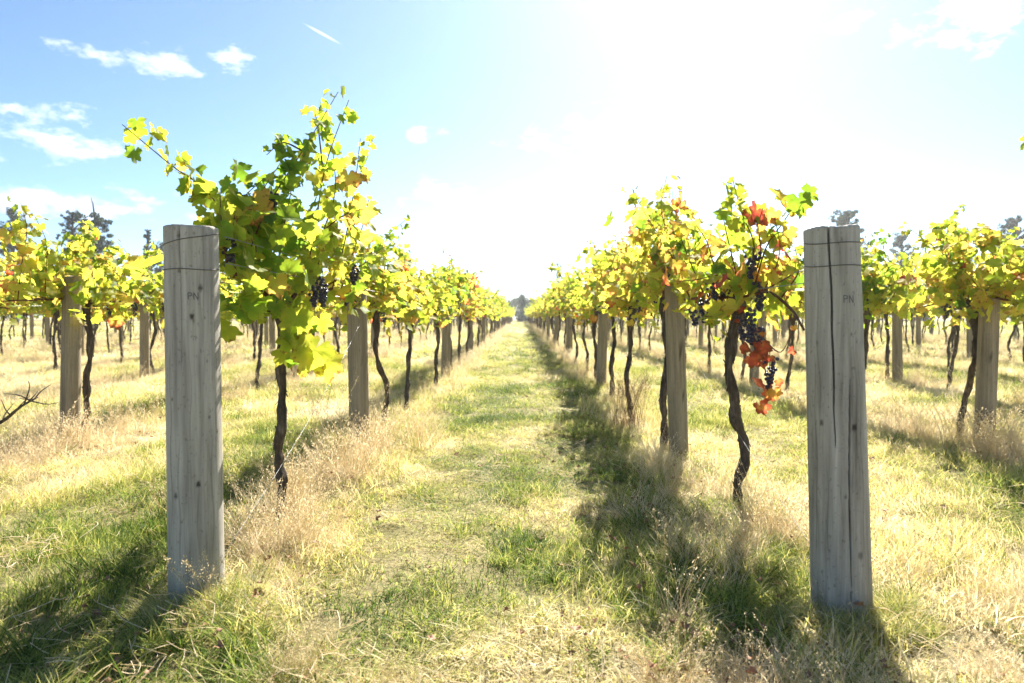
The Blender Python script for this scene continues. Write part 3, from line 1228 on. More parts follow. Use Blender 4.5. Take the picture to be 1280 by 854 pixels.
# ------------------------------------------------------------------ the two front vines
def hero_left():
    rg = np.random.default_rng(31)
    base = np.array([-1.205, 3.4, float(gz(-1.205, 3.4))])
    o = empty('grape_vine', base)
    tag(o, 'tallest green vine with a long shoot reaching left over the thick post', 'grape vine', 'vines along the rows')
    P = lambda px, py, y: w_at(px, py, y) - base
    tr, ca, fo = MB(), MB(), MB()
    bark_trunk(tr, [(0.0, 0, -.08), P(347, 600, 3.4), P(346, 560, 3.4), P(350, 500, 3.4), P(351, 440, 3.4), P(352, 385, 3.4)], .022, .021, rg, 60, 18)
    hd = P(352, 385, 3.4)
    lv = []
    armL = smooth_path([hd, P(325, 362, 3.25), P(300, 350, 3.0), P(283, 340, 2.72)], 16)
    armR = smooth_path([hd, P(385, 358, 3.6), P(415, 362, 3.95), P(430, 366, 4.4)], 16)
    for a in (armL, armR):
        tube(ca, a, np.linspace(.015, .007, 16), 8)
    shoots = [  # (points, spacing, leaf size, tint)
        ([(300, 345, 2.95), (335, 260, 3.05), (380, 190, 3.2), (425, 118, 3.3)], .045, .075, .44),
        ([(375, 365, 3.5), (392, 300, 3.45), (408, 210, 3.4), (438, 128, 3.4)], .05, .072, .46),
        ([(415, 362, 3.9), (432, 300, 3.9), (445, 230, 3.8), (452, 175, 3.8)], .045, .08, .56),
        ([(300, 340, 2.9), (268, 250, 2.8), (215, 207, 2.75), (155, 157, 2.7)], .036, .078, .50),
        ([(295, 345, 2.8), (290, 300, 2.78), (300, 255, 2.8), (330, 225, 2.85)], .045, .078, .48),
        ([(345, 375, 3.3), (350, 310, 3.25), (362, 255, 3.2), (372, 200, 3.2)], .042, .078, .36),
        ([(330, 370, 3.2), (320, 310, 3.1), (325, 250, 3.05), (352, 205, 3.1)], .042, .08, .34),
        ([(395, 365, 3.7), (402, 300, 3.65), (420, 240, 3.6), (415, 165, 3.55)], .042, .075, .5),
        ([(350, 380, 3.35), (362, 405, 3.2), (368, 430, 3.12), (378, 455, 3.1)], .04, .082, .46),
        ([(352, 385, 3.3), (330, 390, 3.1), (300, 385, 2.95), (285, 372, 2.85)], .05, .075, .42),
        ([(425, 366, 4.3), (440, 320, 4.3), (455, 280, 4.3), (462, 250, 4.3)], .045, .08, .56),
        ([(400, 362, 3.8), (430, 345, 4.0), (455, 330, 4.1), (468, 322, 4.15)], .05, .075, .52),
        ([(390, 300, 3.45), (430, 270, 3.5), (455, 262, 3.55)], .05, .07, .62),
        ([(380, 190, 3.2), (355, 180, 3.1), (335, 195, 3.05)], .045, .075, .3),
        ([(405, 215, 3.4), (400, 165, 3.4), (395, 140, 3.4)], .05, .06, .5),
        ([(285, 340, 2.75), (278, 290, 2.7), (276, 245, 2.7)], .05, .07, .5),
    ]
    for pts, sp, sz, tn in shoots:
        path = smooth_path([P(*p) for p in pts], 16)
        tube(ca, path, np.linspace(.0045, .0016, 16), 6)
        shoot_leaves(path, rg, sp, sz, lv, tn, .10)
    # body of the crown
    for _ in range(200):
        y = rg.uniform(2.72, 4.35)
        t = (y - 2.72) / 1.63
        z = 1.0 + rg.beta(1.7, 2.0) * (.62 + .25 * math.sin(t * 3.1))
        x = -1.205 + rg.normal(.0, .13)
        p = np.array([x, y, z]) - base
        out = np.array([np.sign(x + 1.2) * .6 + rg.normal(0, .4), -.4 + rg.normal(0, .4), .2])
        lv.append((p, rg.uniform(.05, .085), out / np.linalg.norm(out), np.clip(.44 + .12 * t + rg.normal(0, .10), 0, 1)))
    # large bright hanging leaves low on the trunk, and one orange cluster
    for px, py, y, s, tn in ((392, 438, 3.05, .135, .56), (370, 398, 3.12, .11, .5), (362, 420, 3.15, .10, .46), (408, 452, 3.05, .10, .6), (355, 440, 3.2, .09, .5),
                             (316, 255, 2.95, .12, .78), (308, 268, 2.95, .09, .72), (455, 262, 3.8, .11, .76), (436, 222, 3.7, .09, .76), (344, 352, 3.0, .08, .7)):
        out = np.array([.5, -2.6, .1])
        lv.append((P(px, py, y), s, out, tn))
    finish_leaves(fo, lv, rg, True)
    tr.build('trunk', M_TRUNK, o)
    ca.build('cane', M_CANE, o)
    fo.build('foliage', M_LEAF, o)
    for px, py, y, ln in ((286, 296, 2.75, .12), (403, 345, 3.4, .15), (392, 352, 3.6, .13), (442, 330, 4.0, .12), (345, 352, 3.3, .12), (340, 240, 3.1, .10), (433, 358, 4.3, .12), (371, 345, 3.6, .12)):
        mb = MB()
        bunch(mb, np.zeros(3), rg, ln, .04, True)
        q = mb.build('grape_bunch', M_GRAPE, o)
        q.location = P(px, py, y)


def hero_right():
    rg = np.random.default_rng(77)
    base = np.array([1.165, 3.6, float(gz(1.165, 3.6))])
    o = empty('grape_vine', base)
    tag(o, 'gnarled vine hung with dark grapes and trailing red leaves beside the cracked post', 'grape vine', 'vines along the rows')
    P = lambda px, py, y: w_at(px, py, y) - base
    tr, ca, fo = MB(), MB(), MB()
    bark_trunk(tr, [(0.0, 0, -.08), P(922, 608, 3.6), P(934, 562, 3.6), P(920, 520, 3.6), P(911, 460, 3.6), P(917, 410, 3.6), P(919, 375, 3.6)], .024, .026, rg, 64, 18)
    hd = P(920, 375, 3.6)
    lv = []
    for a, r0 in (([hd, P(955, 365, 3.45), P(985, 385, 3.2), P(1003, 412, 3.0)], .011), ([hd, P(890, 372, 3.8), P(862, 374, 4.2), P(846, 376, 4.6)], .013)):
        tube(ca, smooth_path(a, 16), np.linspace(r0, r0 * .45, 16), 8)
    shoots = [
        ([(930, 365, 3.55), (940, 310, 3.5), (925, 270, 3.5), (912, 225, 3.5)], .034, .055, .50, .12),
        ([(940, 362, 3.4), (955, 310, 3.35), (975, 280, 3.3), (996, 248, 3.25)], .055, .065, .58, .16),
        ([(905, 370, 3.7), (890, 330, 3.75), (880, 300, 3.8), (862, 275, 3.9)], .048, .07, .52, .13),
        ([(880, 372, 3.9), (862, 330, 4.0), (850, 300, 4.05), (842, 275, 4.1)], .048, .075, .56, .14),
        ([(862, 374, 4.2), (846, 340, 4.3), (838, 310, 4.4), (828, 285, 4.4)], .045, .075, .6, .14),
        ([(925, 372, 3.6), (915, 330, 3.6), (905, 290, 3.6), (900, 265, 3.6)], .05, .07, .54, .15),
        ([(950, 365, 3.4), (965, 340, 3.3), (972, 310, 3.3), (965, 275, 3.3)], .055, .065, .78, .14),
        ([(935, 360, 3.5), (948, 320, 3.5), (945, 285, 3.5), (950, 262, 3.5)], .055, .06, .85, .10),
        ([(940, 370, 3.4), (985, 345, 3.2), (992, 330, 3.15)], .06, .065, .5, .15),
        ([(925, 385, 3.5), (945, 430, 3.4), (958, 470, 3.35), (965, 500, 3.35)], .055, .045, .93, .05),
        ([(935, 400, 3.5), (955, 425, 3.4), (975, 440, 3.35), (990, 410, 3.3)], .12, .04, .86, .06),
        ([(895, 385, 3.7), (885, 400, 3.6), (890, 425, 3.6)], .05, .06, .5, .1),
        ([(930, 365, 3.5), (900, 345, 3.5), (870, 350, 3.5), (845, 352, 3.6)], .06, .06, .5, .14),
        ([(975, 372, 3.3), (995, 340, 3.3), (990, 310, 3.3)], .06, .06, .52, .14),
    ]
    for pts, sp, sz, tn, tv in shoots:
        path = smooth_path([P(*p) for p in pts], 16)
        tube(ca, path, np.linspace(.0048, .0018, 16), 6)
        shoot_leaves(path, rg, sp, sz, lv, tn, tv)
    for _ in range(120):
        y = rg.uniform(3.3, 4.4)
        z = 1.02 + rg.beta(1.6, 2.0) * .62
        x = 1.165 + rg.normal(.0, .13)
        p = np.array([x, y, z]) - base
        out = np.array([np.sign(x - 1.16) * .6 + rg.normal(0, .4), -.4 + rg.normal(0, .4), .2])
        lv.append((p, rg.uniform(.05, .085), out / np.linalg.norm(out), np.clip(.58 + rg.normal(0, .17), 0, 1)))
    for px, py, y, s, tn in ((994, 252, 3.2, .082, .30), (1003, 243, 3.25, .06, .28), (966, 246, 3.3, .08, .72), (935, 272, 3.5, .08, .98), (942, 266, 3.5, .08, .95), (968, 300, 3.35, .07, .95),
                             (952, 432, 3.35, .06, .95), (940, 448, 3.35, .055, .93), (946, 478, 3.35, .06, .92), (962, 492, 3.35, .05, .86), (950, 508, 3.35, .055, .9), (930, 432, 3.4, .05, .95), (968, 489, 3.3, .045, .8), (904, 232, 3.5, .05, .48), (918, 240, 3.5, .055, .52), (908, 256, 3.5, .055, .46), (925, 262, 3.5, .05, .56), (914, 280, 3.5, .06, .5), (965, 268, 3.35, .055, .78),
                             (982, 290, 3.3, .06, .74), (850, 285, 4.0, .075, .7), (832, 302, 4.2, .08, .74), (893, 302, 3.7, .07, .74), (870, 320, 3.8, .065, .7), (986, 262, 3.25, .05, .6), (845, 330, 4.0, .07, .76)):
        lv.append((P(px, py, y), s, np.array([.3, -2.2, .1]), tn))
    finish_leaves(fo, lv, rg, True)
    tr.build('trunk', M_TRUNK, o)
    ca.build('cane', M_CANE, o)
    fo.build('foliage', M_LEAF, o)
    for px, py, y, ln in ((938, 318, 3.45, .13), (890, 352, 3.65, .16), (880, 375, 3.7, .12), (948, 352, 3.4, .14), (936, 385, 3.4, .18), (945, 410, 3.4, .12), (961, 448, 3.35, .15), (928, 395, 3.45, .12), (905, 350, 3.7, .12), (868, 385, 4.0, .1)):
        mb = MB()
        bunch(mb, np.zeros(3), rg, ln, .043, True)
        q = mb.build('grape_bunch', M_GRAPE, o)
        q.location = P(px, py, y)


hero_left()
hero_right()


# ------------------------------------------------------------------ trellis wires
def wires():
    names = {1.19: 'fruiting', 1.255: 'middle', 1.355: 'top'}
    for i in (-1, 1, -2, 2, -3, 3):
        x = ROW_X[i]
        y0 = 2.5 if abs(i) == 1 else 5.2
        for z in ((1.19, 1.255, 1.355) if abs(i) < 2 else (1.19, 1.355)):
            ys = np.arange(y0 + (.09 if abs(i) == 1 else 0), 70, 2.9)
            path = np.stack([np.full(len(ys), x + (.085 if z > 1.2 else .0)), ys, z - .012 * (np.arange(len(ys)) % 2)], 1)
            mb = MB()
            tube(mb, path, .0019, 5)
            o = mb.build('trellis_wire', M_WIRE)
            tag(o, f'thin {names[z]} wire strung along the {row_name(i)}', 'wire', 'trellis wires')
    for (p, q, lab) in ((w_at(836, 385, 5.0), np.array([1.18, 2.6, .08]), 'slack pale brace wire slanting down beside the vine with red leaves'),
                        (w_at(452, 400, 5.05), np.array([-1.18, 2.65, .10]), 'slack pale brace wire slanting down beside the tallest vine')):
        t = np.linspace(0, 1, 14)[:, None]
        path = p * (1 - t) + q * t
        path[:, 2] -= (.06 * np.sin(np.pi * t))[:, 0]
        mb = MB()
        tube(mb, path, .0009, 5)
        tag(mb.build('brace_wire', M_WIRE), lab, 'wire')


wires()


# ------------------------------------------------------------------ scatter (stuff)
def source_collection(name, meshes):
    c = bpy.data.collections.new(name)          # kept out of the scene; only the scatters use it
    for k, me in enumerate(meshes):
        o = bpy.data.objects.new(f'{name}_{k:02d}', me)
        c.objects.link(o)
    return c


def scatter(name, label, cat, pts, rot, scl, idx, dry, coll):
    me = bpy.data.meshes.new(name)
    me.from_pydata(np.asarray(pts).tolist(), [], [])
    for nm, typ, data in (('rot', 'FLOAT_VECTOR', rot), ('scl', 'FLOAT_VECTOR', scl), ('idx', 'INT', idx), ('dry', 'FLOAT', dry)):
        a = me.attributes.new(nm, typ, 'POINT')
        a.data.foreach_set('vector' if typ == 'FLOAT_VECTOR' else 'value', np.asarray(data).ravel())
    o = bpy.data.objects.new(name, me)
    col.objects.link(o)
    ng = bpy.data.node_groups.new(name, 'GeometryNodeTree')
    ng.interface.new_socket('Geometry', in_out='INPUT', socket_type='NodeSocketGeometry')
    ng.interface.new_socket('Geometry', in_out='OUTPUT', socket_type='NodeSocketGeometry')
    N, L = ng.nodes, ng.links
    gi, go = N.new('NodeGroupInput'), N.new('NodeGroupOutput')
    iop = N.new('GeometryNodeInstanceOnPoints')
    ci = N.new('GeometryNodeCollectionInfo')
    ci.inputs['Collection'].default_value = coll
    ci.inputs['Separate Children'].default_value = True
    ci.inputs['Reset Children'].default_value = True
    iop.inputs['Pick Instance'].default_value = True

    def na(nm, typ):
        n = N.new('GeometryNodeInputNamedAttribute')
        n.data_type = typ
        n.inputs['Name'].default_value = nm
        return n.outputs['Attribute']
    L.new(gi.outputs[0], iop.inputs['Points'])
    L.new(ci.outputs[0], iop.inputs['Instance'])
    L.new(na('idx', 'INT'), iop.inputs['Instance Index'])
    L.new(na('rot', 'FLOAT_VECTOR'), iop.inputs['Rotation'])
    L.new(na('scl', 'FLOAT_VECTOR'), iop.inputs['Scale'])
    L.new(iop.outputs[0], go.inputs[0])
    md = o.modifiers.new('scatter', 'NODES')
    md.node_group = ng
    tag(o, label, cat, kind='stuff')
    return o


def blades(mb, n, radius, h0, h1, w, rg, bend=.6, splay=.5, seg=3, lay=0.0):
    """n grass blades as tapering curved ribbons."""
    a = rg.uniform(0, 6.28, n)
    rr = radius * np.sqrt(rg.random(n))
    bx, by = rr * np.cos(a), rr * np.sin(a)
    hgt = rg.uniform(h0, h1, n) * rg.uniform(.7, 1.0, n)
    da = rg.uniform(0, 6.28, n)
    sp = rg.uniform(0, splay, n)
    bd = rg.uniform(.1, bend, n)
    flat = rg.random(n) < lay
    sp[flat] = rg.uniform(1.2, 2.6, flat.sum())
    hgt[flat] *= .9
    dirx, diry = np.cos(da), np.sin(da)
    fa = da + rg.normal(0, .7, n) + math.pi / 2
    wx, wy = np.cos(fa), np.sin(fa)
    ww = w * rg.uniform(.6, 1.3, n)
    V, H = [], []
    norm = 1 / np.sqrt(1 + sp ** 2)
    for s in range(seg + 1):
        t = s / seg
        out = hgt * (sp * norm * t + bd * t * t)
        z = hgt * norm * t * (1 - .35 * bd * t) - .006 * (t == 0)
        cx, cy = bx + dirx * out, by + diry * out
        wd = ww * (1 - t ** 1.6) * .5 + (w * .05)
        V.append(np.stack([cx - wx * wd, cy - wy * wd, z], 1))
        V.append(np.stack([cx + wx * wd, cy + wy * wd, z], 1))
        H += [np.full(n, t)] * 2
    V = np.stack(V, 1).reshape(-1, 3)
    H = np.stack(H, 1).ravel()
    k = 2 * (seg + 1)
    base = (np.arange(n) * k)[:, None]
    fs = np.concatenate([base + np.array([2 * s, 2 * s + 1, 2 * s + 3, 2 * s + 2]) for s in range(seg)])
    mb.add(V, fs, 0, hh=H, rnd=np.repeat(rg.random(n), k))


def seed_stems(mb, n, radius, h0, h1, rg, spike=.0045, per=34, splay=.35):
    """Fine flowering stems with airy seed heads."""
    for _ in range(n):
        a, rr = rg.uniform(0, 6.28), radius * math.sqrt(rg.random())
        h = rg.uniform(h0, h1)
        da, sp = rg.uniform(0, 6.28), rg.uniform(0, splay)
        b = np.array([rr * math.cos(a), rr * math.sin(a), 0])
        d = np.array([math.cos(da), math.sin(da), 0])
        path = np.array([b + d * h * (sp * t + .25 * t * t) + [0, 0, h * t * (1 - .08 * t)] for t in np.linspace(0, 1, 6)])
        rv = rg.random()
        tube(mb, path, np.linspace(.0015, .0007, 6), 3, cap=False, hh=.6, rnd=rv)
        # spikelets over the upper third
        m = per
        t = rg.uniform(.62, 1.0, m)
        i = np.minimum((t * 5).astype(int), 4)
        p = path[i] + (path[i + 1] - path[i]) * (t * 5 - i)[:, None]
        wid = .03 * (1.05 - t) / .4 + .003
        off = rg.normal(0, 1, (m, 3)) * wid[:, None] * np.array([.5, .5, .25])
        p = p + off
        u = rg.normal(0, 1, (m, 3))
        u[:, 2] += 1.2
        u /= np.linalg.norm(u, axis=1)[:, None]
        s_ = np.cross(u, rg.normal(0, 1, (m, 3)))
        s_ /= np.linalg.norm(s_, axis=1)[:, None]
        ln, wd = spike * rg.uniform(.7, 1.5, m)[:, None], spike * .3
        V = np.stack([p - u * ln, p + s_ * wd, p + u * ln, p - s_ * wd], 1).reshape(-1, 3)
        mb.add(V, (np.arange(m) * 4)[:, None] + np.array([0, 1, 2, 3]), 0, hh=1.0, rnd=np.repeat(rg.random(m), 4))


def grass():
    rg = np.random.default_rng(5)
    short, tall, green = [], [], []
    for k in range(6):
        mb = MB(); mb.smooth = False
        blades(mb, 120, .15, .025, .085, .0034, rg, .9, .9, 3, .25)
        short.append(mb.mesh('short_tuft', [M_GRASS]))
    for k in range(3):           # coarser for distance
        mb = MB(); mb.smooth = False
        blades(mb, 70, .16, .03, .085, .0065, rg, .9, .9, 2, .25)
        short.append(mb.mesh('short_tuft', [M_GRASS]))
    for k in range(5):
        mb = MB(); mb.smooth = False
        blades(mb, 64, .09, .07, .29, .0042, rg, .9, .75, 4, .2)
        seed_stems(mb, 16, .09, .20, .42, rg, .0058, 13)
        tall.append(mb.mesh('tall_tuft', [M_STRAW]))
    for k in range(3):
        mb = MB(); mb.smooth = False
        blades(mb, 60, .10, .12, .34, .006, rg, .7, .5, 3, .1)
        seed_stems(mb, 16, .10, .26, .44, rg, .009, 20)
        tall.append(mb.mesh('tall_tuft', [M_STRAW]))
    for k in range(4):
        mb = MB(); mb.smooth = False
        blades(mb, 80, .08, .08, .24, .0050, rg, 1.0, .8, 4)
        green.append(mb.mesh('green_tuft', [M_GRASS]))
    c_short, c_tall, c_green = source_collection('short_tuft', short), source_collection('tall_tuft', tall), source_collection('green_tuft', green)

    def rowdist(x):
        xs = np.array([v for _, v in ROWS])
        return np.min(np.abs(x[:, None] - xs[None]), axis=1)

    def dryness(x, y):
        d = rowdist(x)
        n = fbm(x * .55 + 3, y * .4, 3, 3)
        n2 = fbm(x * 2.1, y * 1.6, 9, 3)
        path = np.abs(x) < .75
        v = .385 + (n - .5) * 1.1 + (n2 - .5) * 1.3 + .22 * np.exp(-(d / .45) ** 2)
        v = v - .08 * path + np.where((x < -1.6) & (y > 3.2), .13, 0)
        v = v + np.where(np.abs(x) > 1.0, .05, 0)
        return np.clip(v, 0.02, 1)

    # ---- short grass
    P = []
    for (y0, y1, dens, sc, kinds) in ((.6, 7, 95, 1.0, (0, 6)), (7, 16, 42, 1.35, (0, 6)), (16, 40, 10, 2.1, (6, 9)), (40, 110, 1.6, 4.0, (6, 9))):
        ya = y1
        xw = 0.95 * ya + 2.0
        n = int(dens * (y1 - y0) * 2 * xw)
        x, y = rg.uniform(-xw, xw, n), rg.uniform(y0, y1, n)
        keep = np.abs(x) < .85 * y + 1.6
        x, y = x[keep], y[keep]
        s = sc * rg.uniform(.75, 1.25, len(x))
        hz = (.25 + 1.75 * fbm(x * 2.2, y * 2.0, 21, 2) ** 1.6) * rg.uniform(.7, 1.3, len(x))
        hz = hz * np.where(np.abs(x) < .8, .8, 1.15)
        if sc > 3:
            hz = hz * .45
        elif sc > 2:
            hz = hz * .7
        P.append((x, y, s, s * hz, rg.integers(kinds[0], kinds[1], len(x))))
    x, y, s, sz, idx = (np.concatenate([p[k] for p in P]) for k in range(5))
    rot = np.stack([rg.normal(0, .18, len(x)), rg.normal(0, .18, len(x)), rg.uniform(0, 6.28, len(x))], 1)
    scatter('short_grass', 'short yellow-green grass covering the path and field', 'grass',
            np.stack([x, y, gz(x, y)], 1), rot, np.stack([s, s, sz], 1), idx, dryness(x, y) + rg.normal(0, .12, len(x)), c_short)

    # ---- straw grass under the rows and over the left field
    xs_, ys_, sc_, id_ = [], [], [], []
    for i, rx in ROWS:
        if abs(i) > 8:
            continue
        y = 1.9
        ymax = 60 if abs(i) <= 2 else 40
        n = 0
        L_ = ymax - 1.9
        yy = 1.9 + rg.random(int(L_ * 9)) * L_
        w = .17
        xx = rx + rg.normal(0, w, len(yy)) + (.05 if i > 0 else .03)
        dens = np.clip(1.6 * fbm(xx * .9 + i * 7, yy * .55, 33, 2) - .15, 0, 1) * np.where(yy > 20, .5, 1)
        keep = rg.random(len(yy)) < dens
        keep &= ~((yy < 2.95) & (abs(i) == 1))
        keep &= np.abs(xx) < .8 * yy + 1
        xs_.append(xx[keep]); ys_.append(yy[keep])
        sc_.append(rg.uniform(.55, 1.15, keep.sum()) * (np.where(yy[keep] > 20, 1.25, 1.0)))
        id_.append(np.where(yy[keep] > 14, rg.integers(5, 8, keep.sum()), rg.integers(0, 5, keep.sum())))
    # the tallest, feathery growth round the feet of the front vines and posts
    for (cx, cy, sx, sy, cnt, s0, s1) in ((.98, 3.15, .20, .42, 32, .4, .85), (.95, 4.3, .2, .5, 15, .45, .8), (1.2, 3.0, .12, .2, 10, .6, .9), (-1.15, 3.75, .15, .45, 22, .5, .9),
                                          (-1.08, 4.6, .13, .5, 22, .7, 1.15), (-1.05, 2.85, .12, .2, 14, .35, .6), (3.45, 4.9, .22, .35, 30, .8, 1.1), (-3.5, 5.2, .2, .4, 26, .8, 1.1), (-.95, 5.6, .15, .6, 16, .6, .9), (-1.12, 3.12, .10, .12, 16, .45, .75)):
        xs_.append(rg.normal(cx, sx, cnt)); ys_.append(rg.normal(cy, sy, cnt))
        sc_.append(rg.uniform(s0, s1, cnt)); id_.append(rg.integers(0, 5, cnt))
    # thin straw spread between the rows
    n = 4200
    y = 1.55 + 26 * rg.random(n) ** 1.35
    x = rg.uniform(-1, 1, n) * (.8 * y + 1)
    d = fbm(x * .5, y * .45, 41, 3)
    keep = (d > np.where(x < -1.4, .42, .52)) & (np.abs(x - .0) > np.where(y < 2.1, .3, .85))
    keep &= ~((np.abs(y - 2.45) < .5) & (np.abs(np.abs(x) - 1.18) < .35))
    x, y = x[keep], y[keep]
    xs_.append(x); ys_.append(y)
    sc_.append(rg.uniform(.28, .6, len(x)))
    id_.append(rg.integers(0, 5, len(x)))
    x, y, s, idx = (np.concatenate(q) for q in (xs_, ys_, sc_, id_))
    rot = np.stack([rg.normal(0, .10, len(x)), rg.normal(0, .10, len(x)), rg.uniform(0, 6.28, len(x))], 1)
    scatter('straw_grass', 'tall pale straw grass with seed heads along the vine rows', 'dry grass',
            np.stack([x, y, gz(x, y)], 1), rot, np.stack([s, s, s], 1), idx, np.clip(.35 + .9 * (fbm(x, y, 55, 2)), 0, 1), c_tall)

    # ---- lush green tufts
    n = 1050
    y = 1.7 + 20 * rg.random(n) ** 1.4
    x = rg.uniform(-1, 1, n) * (.8 * y + 1)
    strip = rg.random(n) < .55
    x[strip] = rg.choice([-1.2, .85, .85, 3.2, 5.5], strip.sum()) + rg.normal(0, .22, strip.sum())
    d = fbm(x * .9, y * .9, 61, 2)
    keep = d > .44
    x, y = x[keep], y[keep]
    x = np.concatenate([x, rg.normal(1.0, .16, 46), rg.normal(.72, .14, 40), rg.normal(-1.3, .25, 30)])
    y = np.concatenate([y, rg.uniform(2.55, 3.7, 46), rg.uniform(2.3, 4.2, 40), rg.uniform(2.0, 3.3, 30)])
    s = rg.uniform(.4, .9, len(x))
    rot = np.stack([rg.normal(0, .10, len(x)), rg.normal(0, .10, len(x)), rg.uniform(0, 6.28, len(x))], 1)
    scatter('green_grass', 'longer fresh green grass tufts beside the rows', 'grass', np.stack([x, y, gz(x, y)], 1), rot, np.stack([s, s, s], 1),
            rg.integers(0, 4, len(x)), rg.uniform(.0, .38, len(x)), c_green)
    # ---- tufts round the feet of the two front posts
    n = 340
    side = rg.integers(0, 2, n)
    a = rg.uniform(-math.pi, .2, n)
    rr = .105 + np.abs(rg.normal(0, .07, n))
    x = np.where(side == 0, -1.205, 1.128) + np.cos(a) * rr
    y = np.where(side == 0, 2.50, 2.365) + np.sin(a) * rr
    s = rg.uniform(.25, .68, n)
    rot = np.stack([rg.normal(0, .12, n), rg.normal(0, .12, n), rg.uniform(0, 6.28, n)], 1)
    scatter('post_foot_grass', 'mixed green and straw grass growing up round the feet of the end posts', 'grass', np.stack([x, y, gz(x, y)], 1), rot,
            np.stack([s, s, s], 1), rg.integers(0, 4, n), rg.uniform(.05, .75, n), c_green)

    # ---- fallen pale stalks and crumbs of dead leaves
    stalks = []
    for k in range(6):
        mb = MB(); mb.smooth = False
        for _ in range(7):
            b = rg.normal(0, .08, 3) * [1, 1, 0] + [0, 0, rg.uniform(.01, .05)]
            a = rg.uniform(0, 6.28)
            ln = rg.uniform(.04, .13)
            e = b + np.array([math.cos(a) * ln, math.sin(a) * ln, rg.uniform(-.015, .035)])
            tube(mb, smooth_path([b, (b + e) / 2 + rg.normal(0, .012, 3), e], 5), .0011, 3, cap=False, hh=1.0, rnd=rg.random())
        stalks.append(mb.mesh('stalk_litter', [M_STRAW]))
    c_st = source_collection('stalk_litter', stalks)
    n = 1500
    y = 1.5 + 14 * rg.random(n) ** 1.5
    x = rg.uniform(-1, 1, n) * (.8 * y + 1)
    keep = fbm(x * .8, y * .8, 71, 3) > .46
    x, y = x[keep], y[keep]
    s = rg.uniform(.7, 1.3, len(x))
    rot = np.stack([rg.normal(0, .1, len(x)), rg.normal(0, .1, len(x)), rg.uniform(0, 6.28, len(x))], 1)
    scatter('stalk_litter', 'pale dead stalks lying in the grass', 'dry stalks', np.stack([x, y, gz(x, y) + .015], 1), rot, np.stack([s, s, s], 1),
            rg.integers(0, 6, len(x)), rg.uniform(.6, 1.2, len(x)), c_st)
    crumbs = []
    for k in range(5):
        mb = MB(); mb.smooth = False
        v2, vein, edge, faces = LEAF_LO
        for _ in range(4):
            p = rg.normal(0, .09, 3) * [1, 1, 0] + [0, 0, rg.uniform(.02, .05)]
            ang = rg.uniform(0, 6.28)
            z = .9 * np.abs(v2[:, 0]) + rg.uniform(-.5, .5) * v2[:, 1] ** 2
            sz_ = rg.uniform(.007, .016)
            c_, s_ = math.cos(ang), math.sin(ang)
            mb.add(np.stack([(v2[:, 0] * c_ - v2[:, 1] * s_) * sz_, (v2[:, 0] * s_ + v2[:, 1] * c_) * sz_, z * sz_], 1) + p, faces)
        crumbs.append(mb.mesh('leaf_litter', [M_DEAD]))
    c_cr = source_collection('leaf_litter', crumbs)
    n = 520
    y = 1.6 + 13 * rg.random(n) ** 1.4
    x = rg.choice([-1.2, .72, .72, 3.1, -3.4], n) + rg.normal(0, .28, n)
    s = rg.uniform(.7, 1.4, n)
    rot = np.stack([rg.normal(0, .2, n), rg.normal(0, .2, n), rg.uniform(0, 6.28, n)], 1)
    scatter('leaf_litter', 'small crumbs of dead brown leaves scattered beside the rows', 'dead leaves', np.stack([x, y, gz(x, y) + .01], 1), rot, np.stack([s, s, s], 1),
            rg.integers(0, 5, n), np.zeros(n), c_cr)
    return c_tall


grass()

# distant vines and posts that are too many and too small to stand alone
fx = np.array(far_vines)
fs = fx[:, 3]
scatter('distant_vines', 'mass of distant vines filling the far rows', 'vines', np.stack([fx[:, 0], fx[:, 1], np.zeros(len(fx))], 1),
        np.stack([np.zeros(len(fx)), np.zeros(len(fx)), fx[:, 2]], 1), np.stack([fs, fs, fs], 1), rng.integers(0, 6, len(fx)), np.zeros(len(fx)),
        source_collection('far_vine', FAR))
fp = np.array(far_posts)
scatter('distant_posts', 'mass of distant posts in the far rows', 'posts', np.stack([fp[:, 0], fp[:, 1], np.zeros(len(fp))], 1),
        np.zeros((len(fp), 3)), np.ones((len(fp), 3)), rng.integers(0, 5, len(fp)), np.zeros(len(fp)), source_collection('far_post', post_variants))


# ------------------------------------------------------------------ distant trees
def clump_leaves(mb, centres, radii, per, size, rg, flat=.8):
    for c, r in zip(centres, radii):
        d = rg.normal(0, 1, (per, 3))
        d /= np.linalg.norm(d, axis=1)[:, None]
        p = c + d * (r * rg.random(per) ** .4)[:, None] * np.array([1, 1, flat])
        u = rg.normal(0, 1, (per, 3))
        u /= np.linalg.norm(u, axis=1)[:, None]
        v = np.cross(u, rg.normal(0, 1, (per, 3)))
        v /= np.linalg.norm(v, axis=1)[:, None]
        s = size * rg.uniform(.6, 1.3, per)[:, None]
        V = np.stack([p - u * s, p + v * s * .55, p + u * s, p - v * s * .55], 1).reshape(-1, 3)
        mb.add(V, (np.arange(per) * 4)[:, None] + np.array([0, 1, 2, 3]), 0, rnd=np.repeat(np.clip(rg.random() * .6 + rg.random(per) * .4, 0, 1), 4))


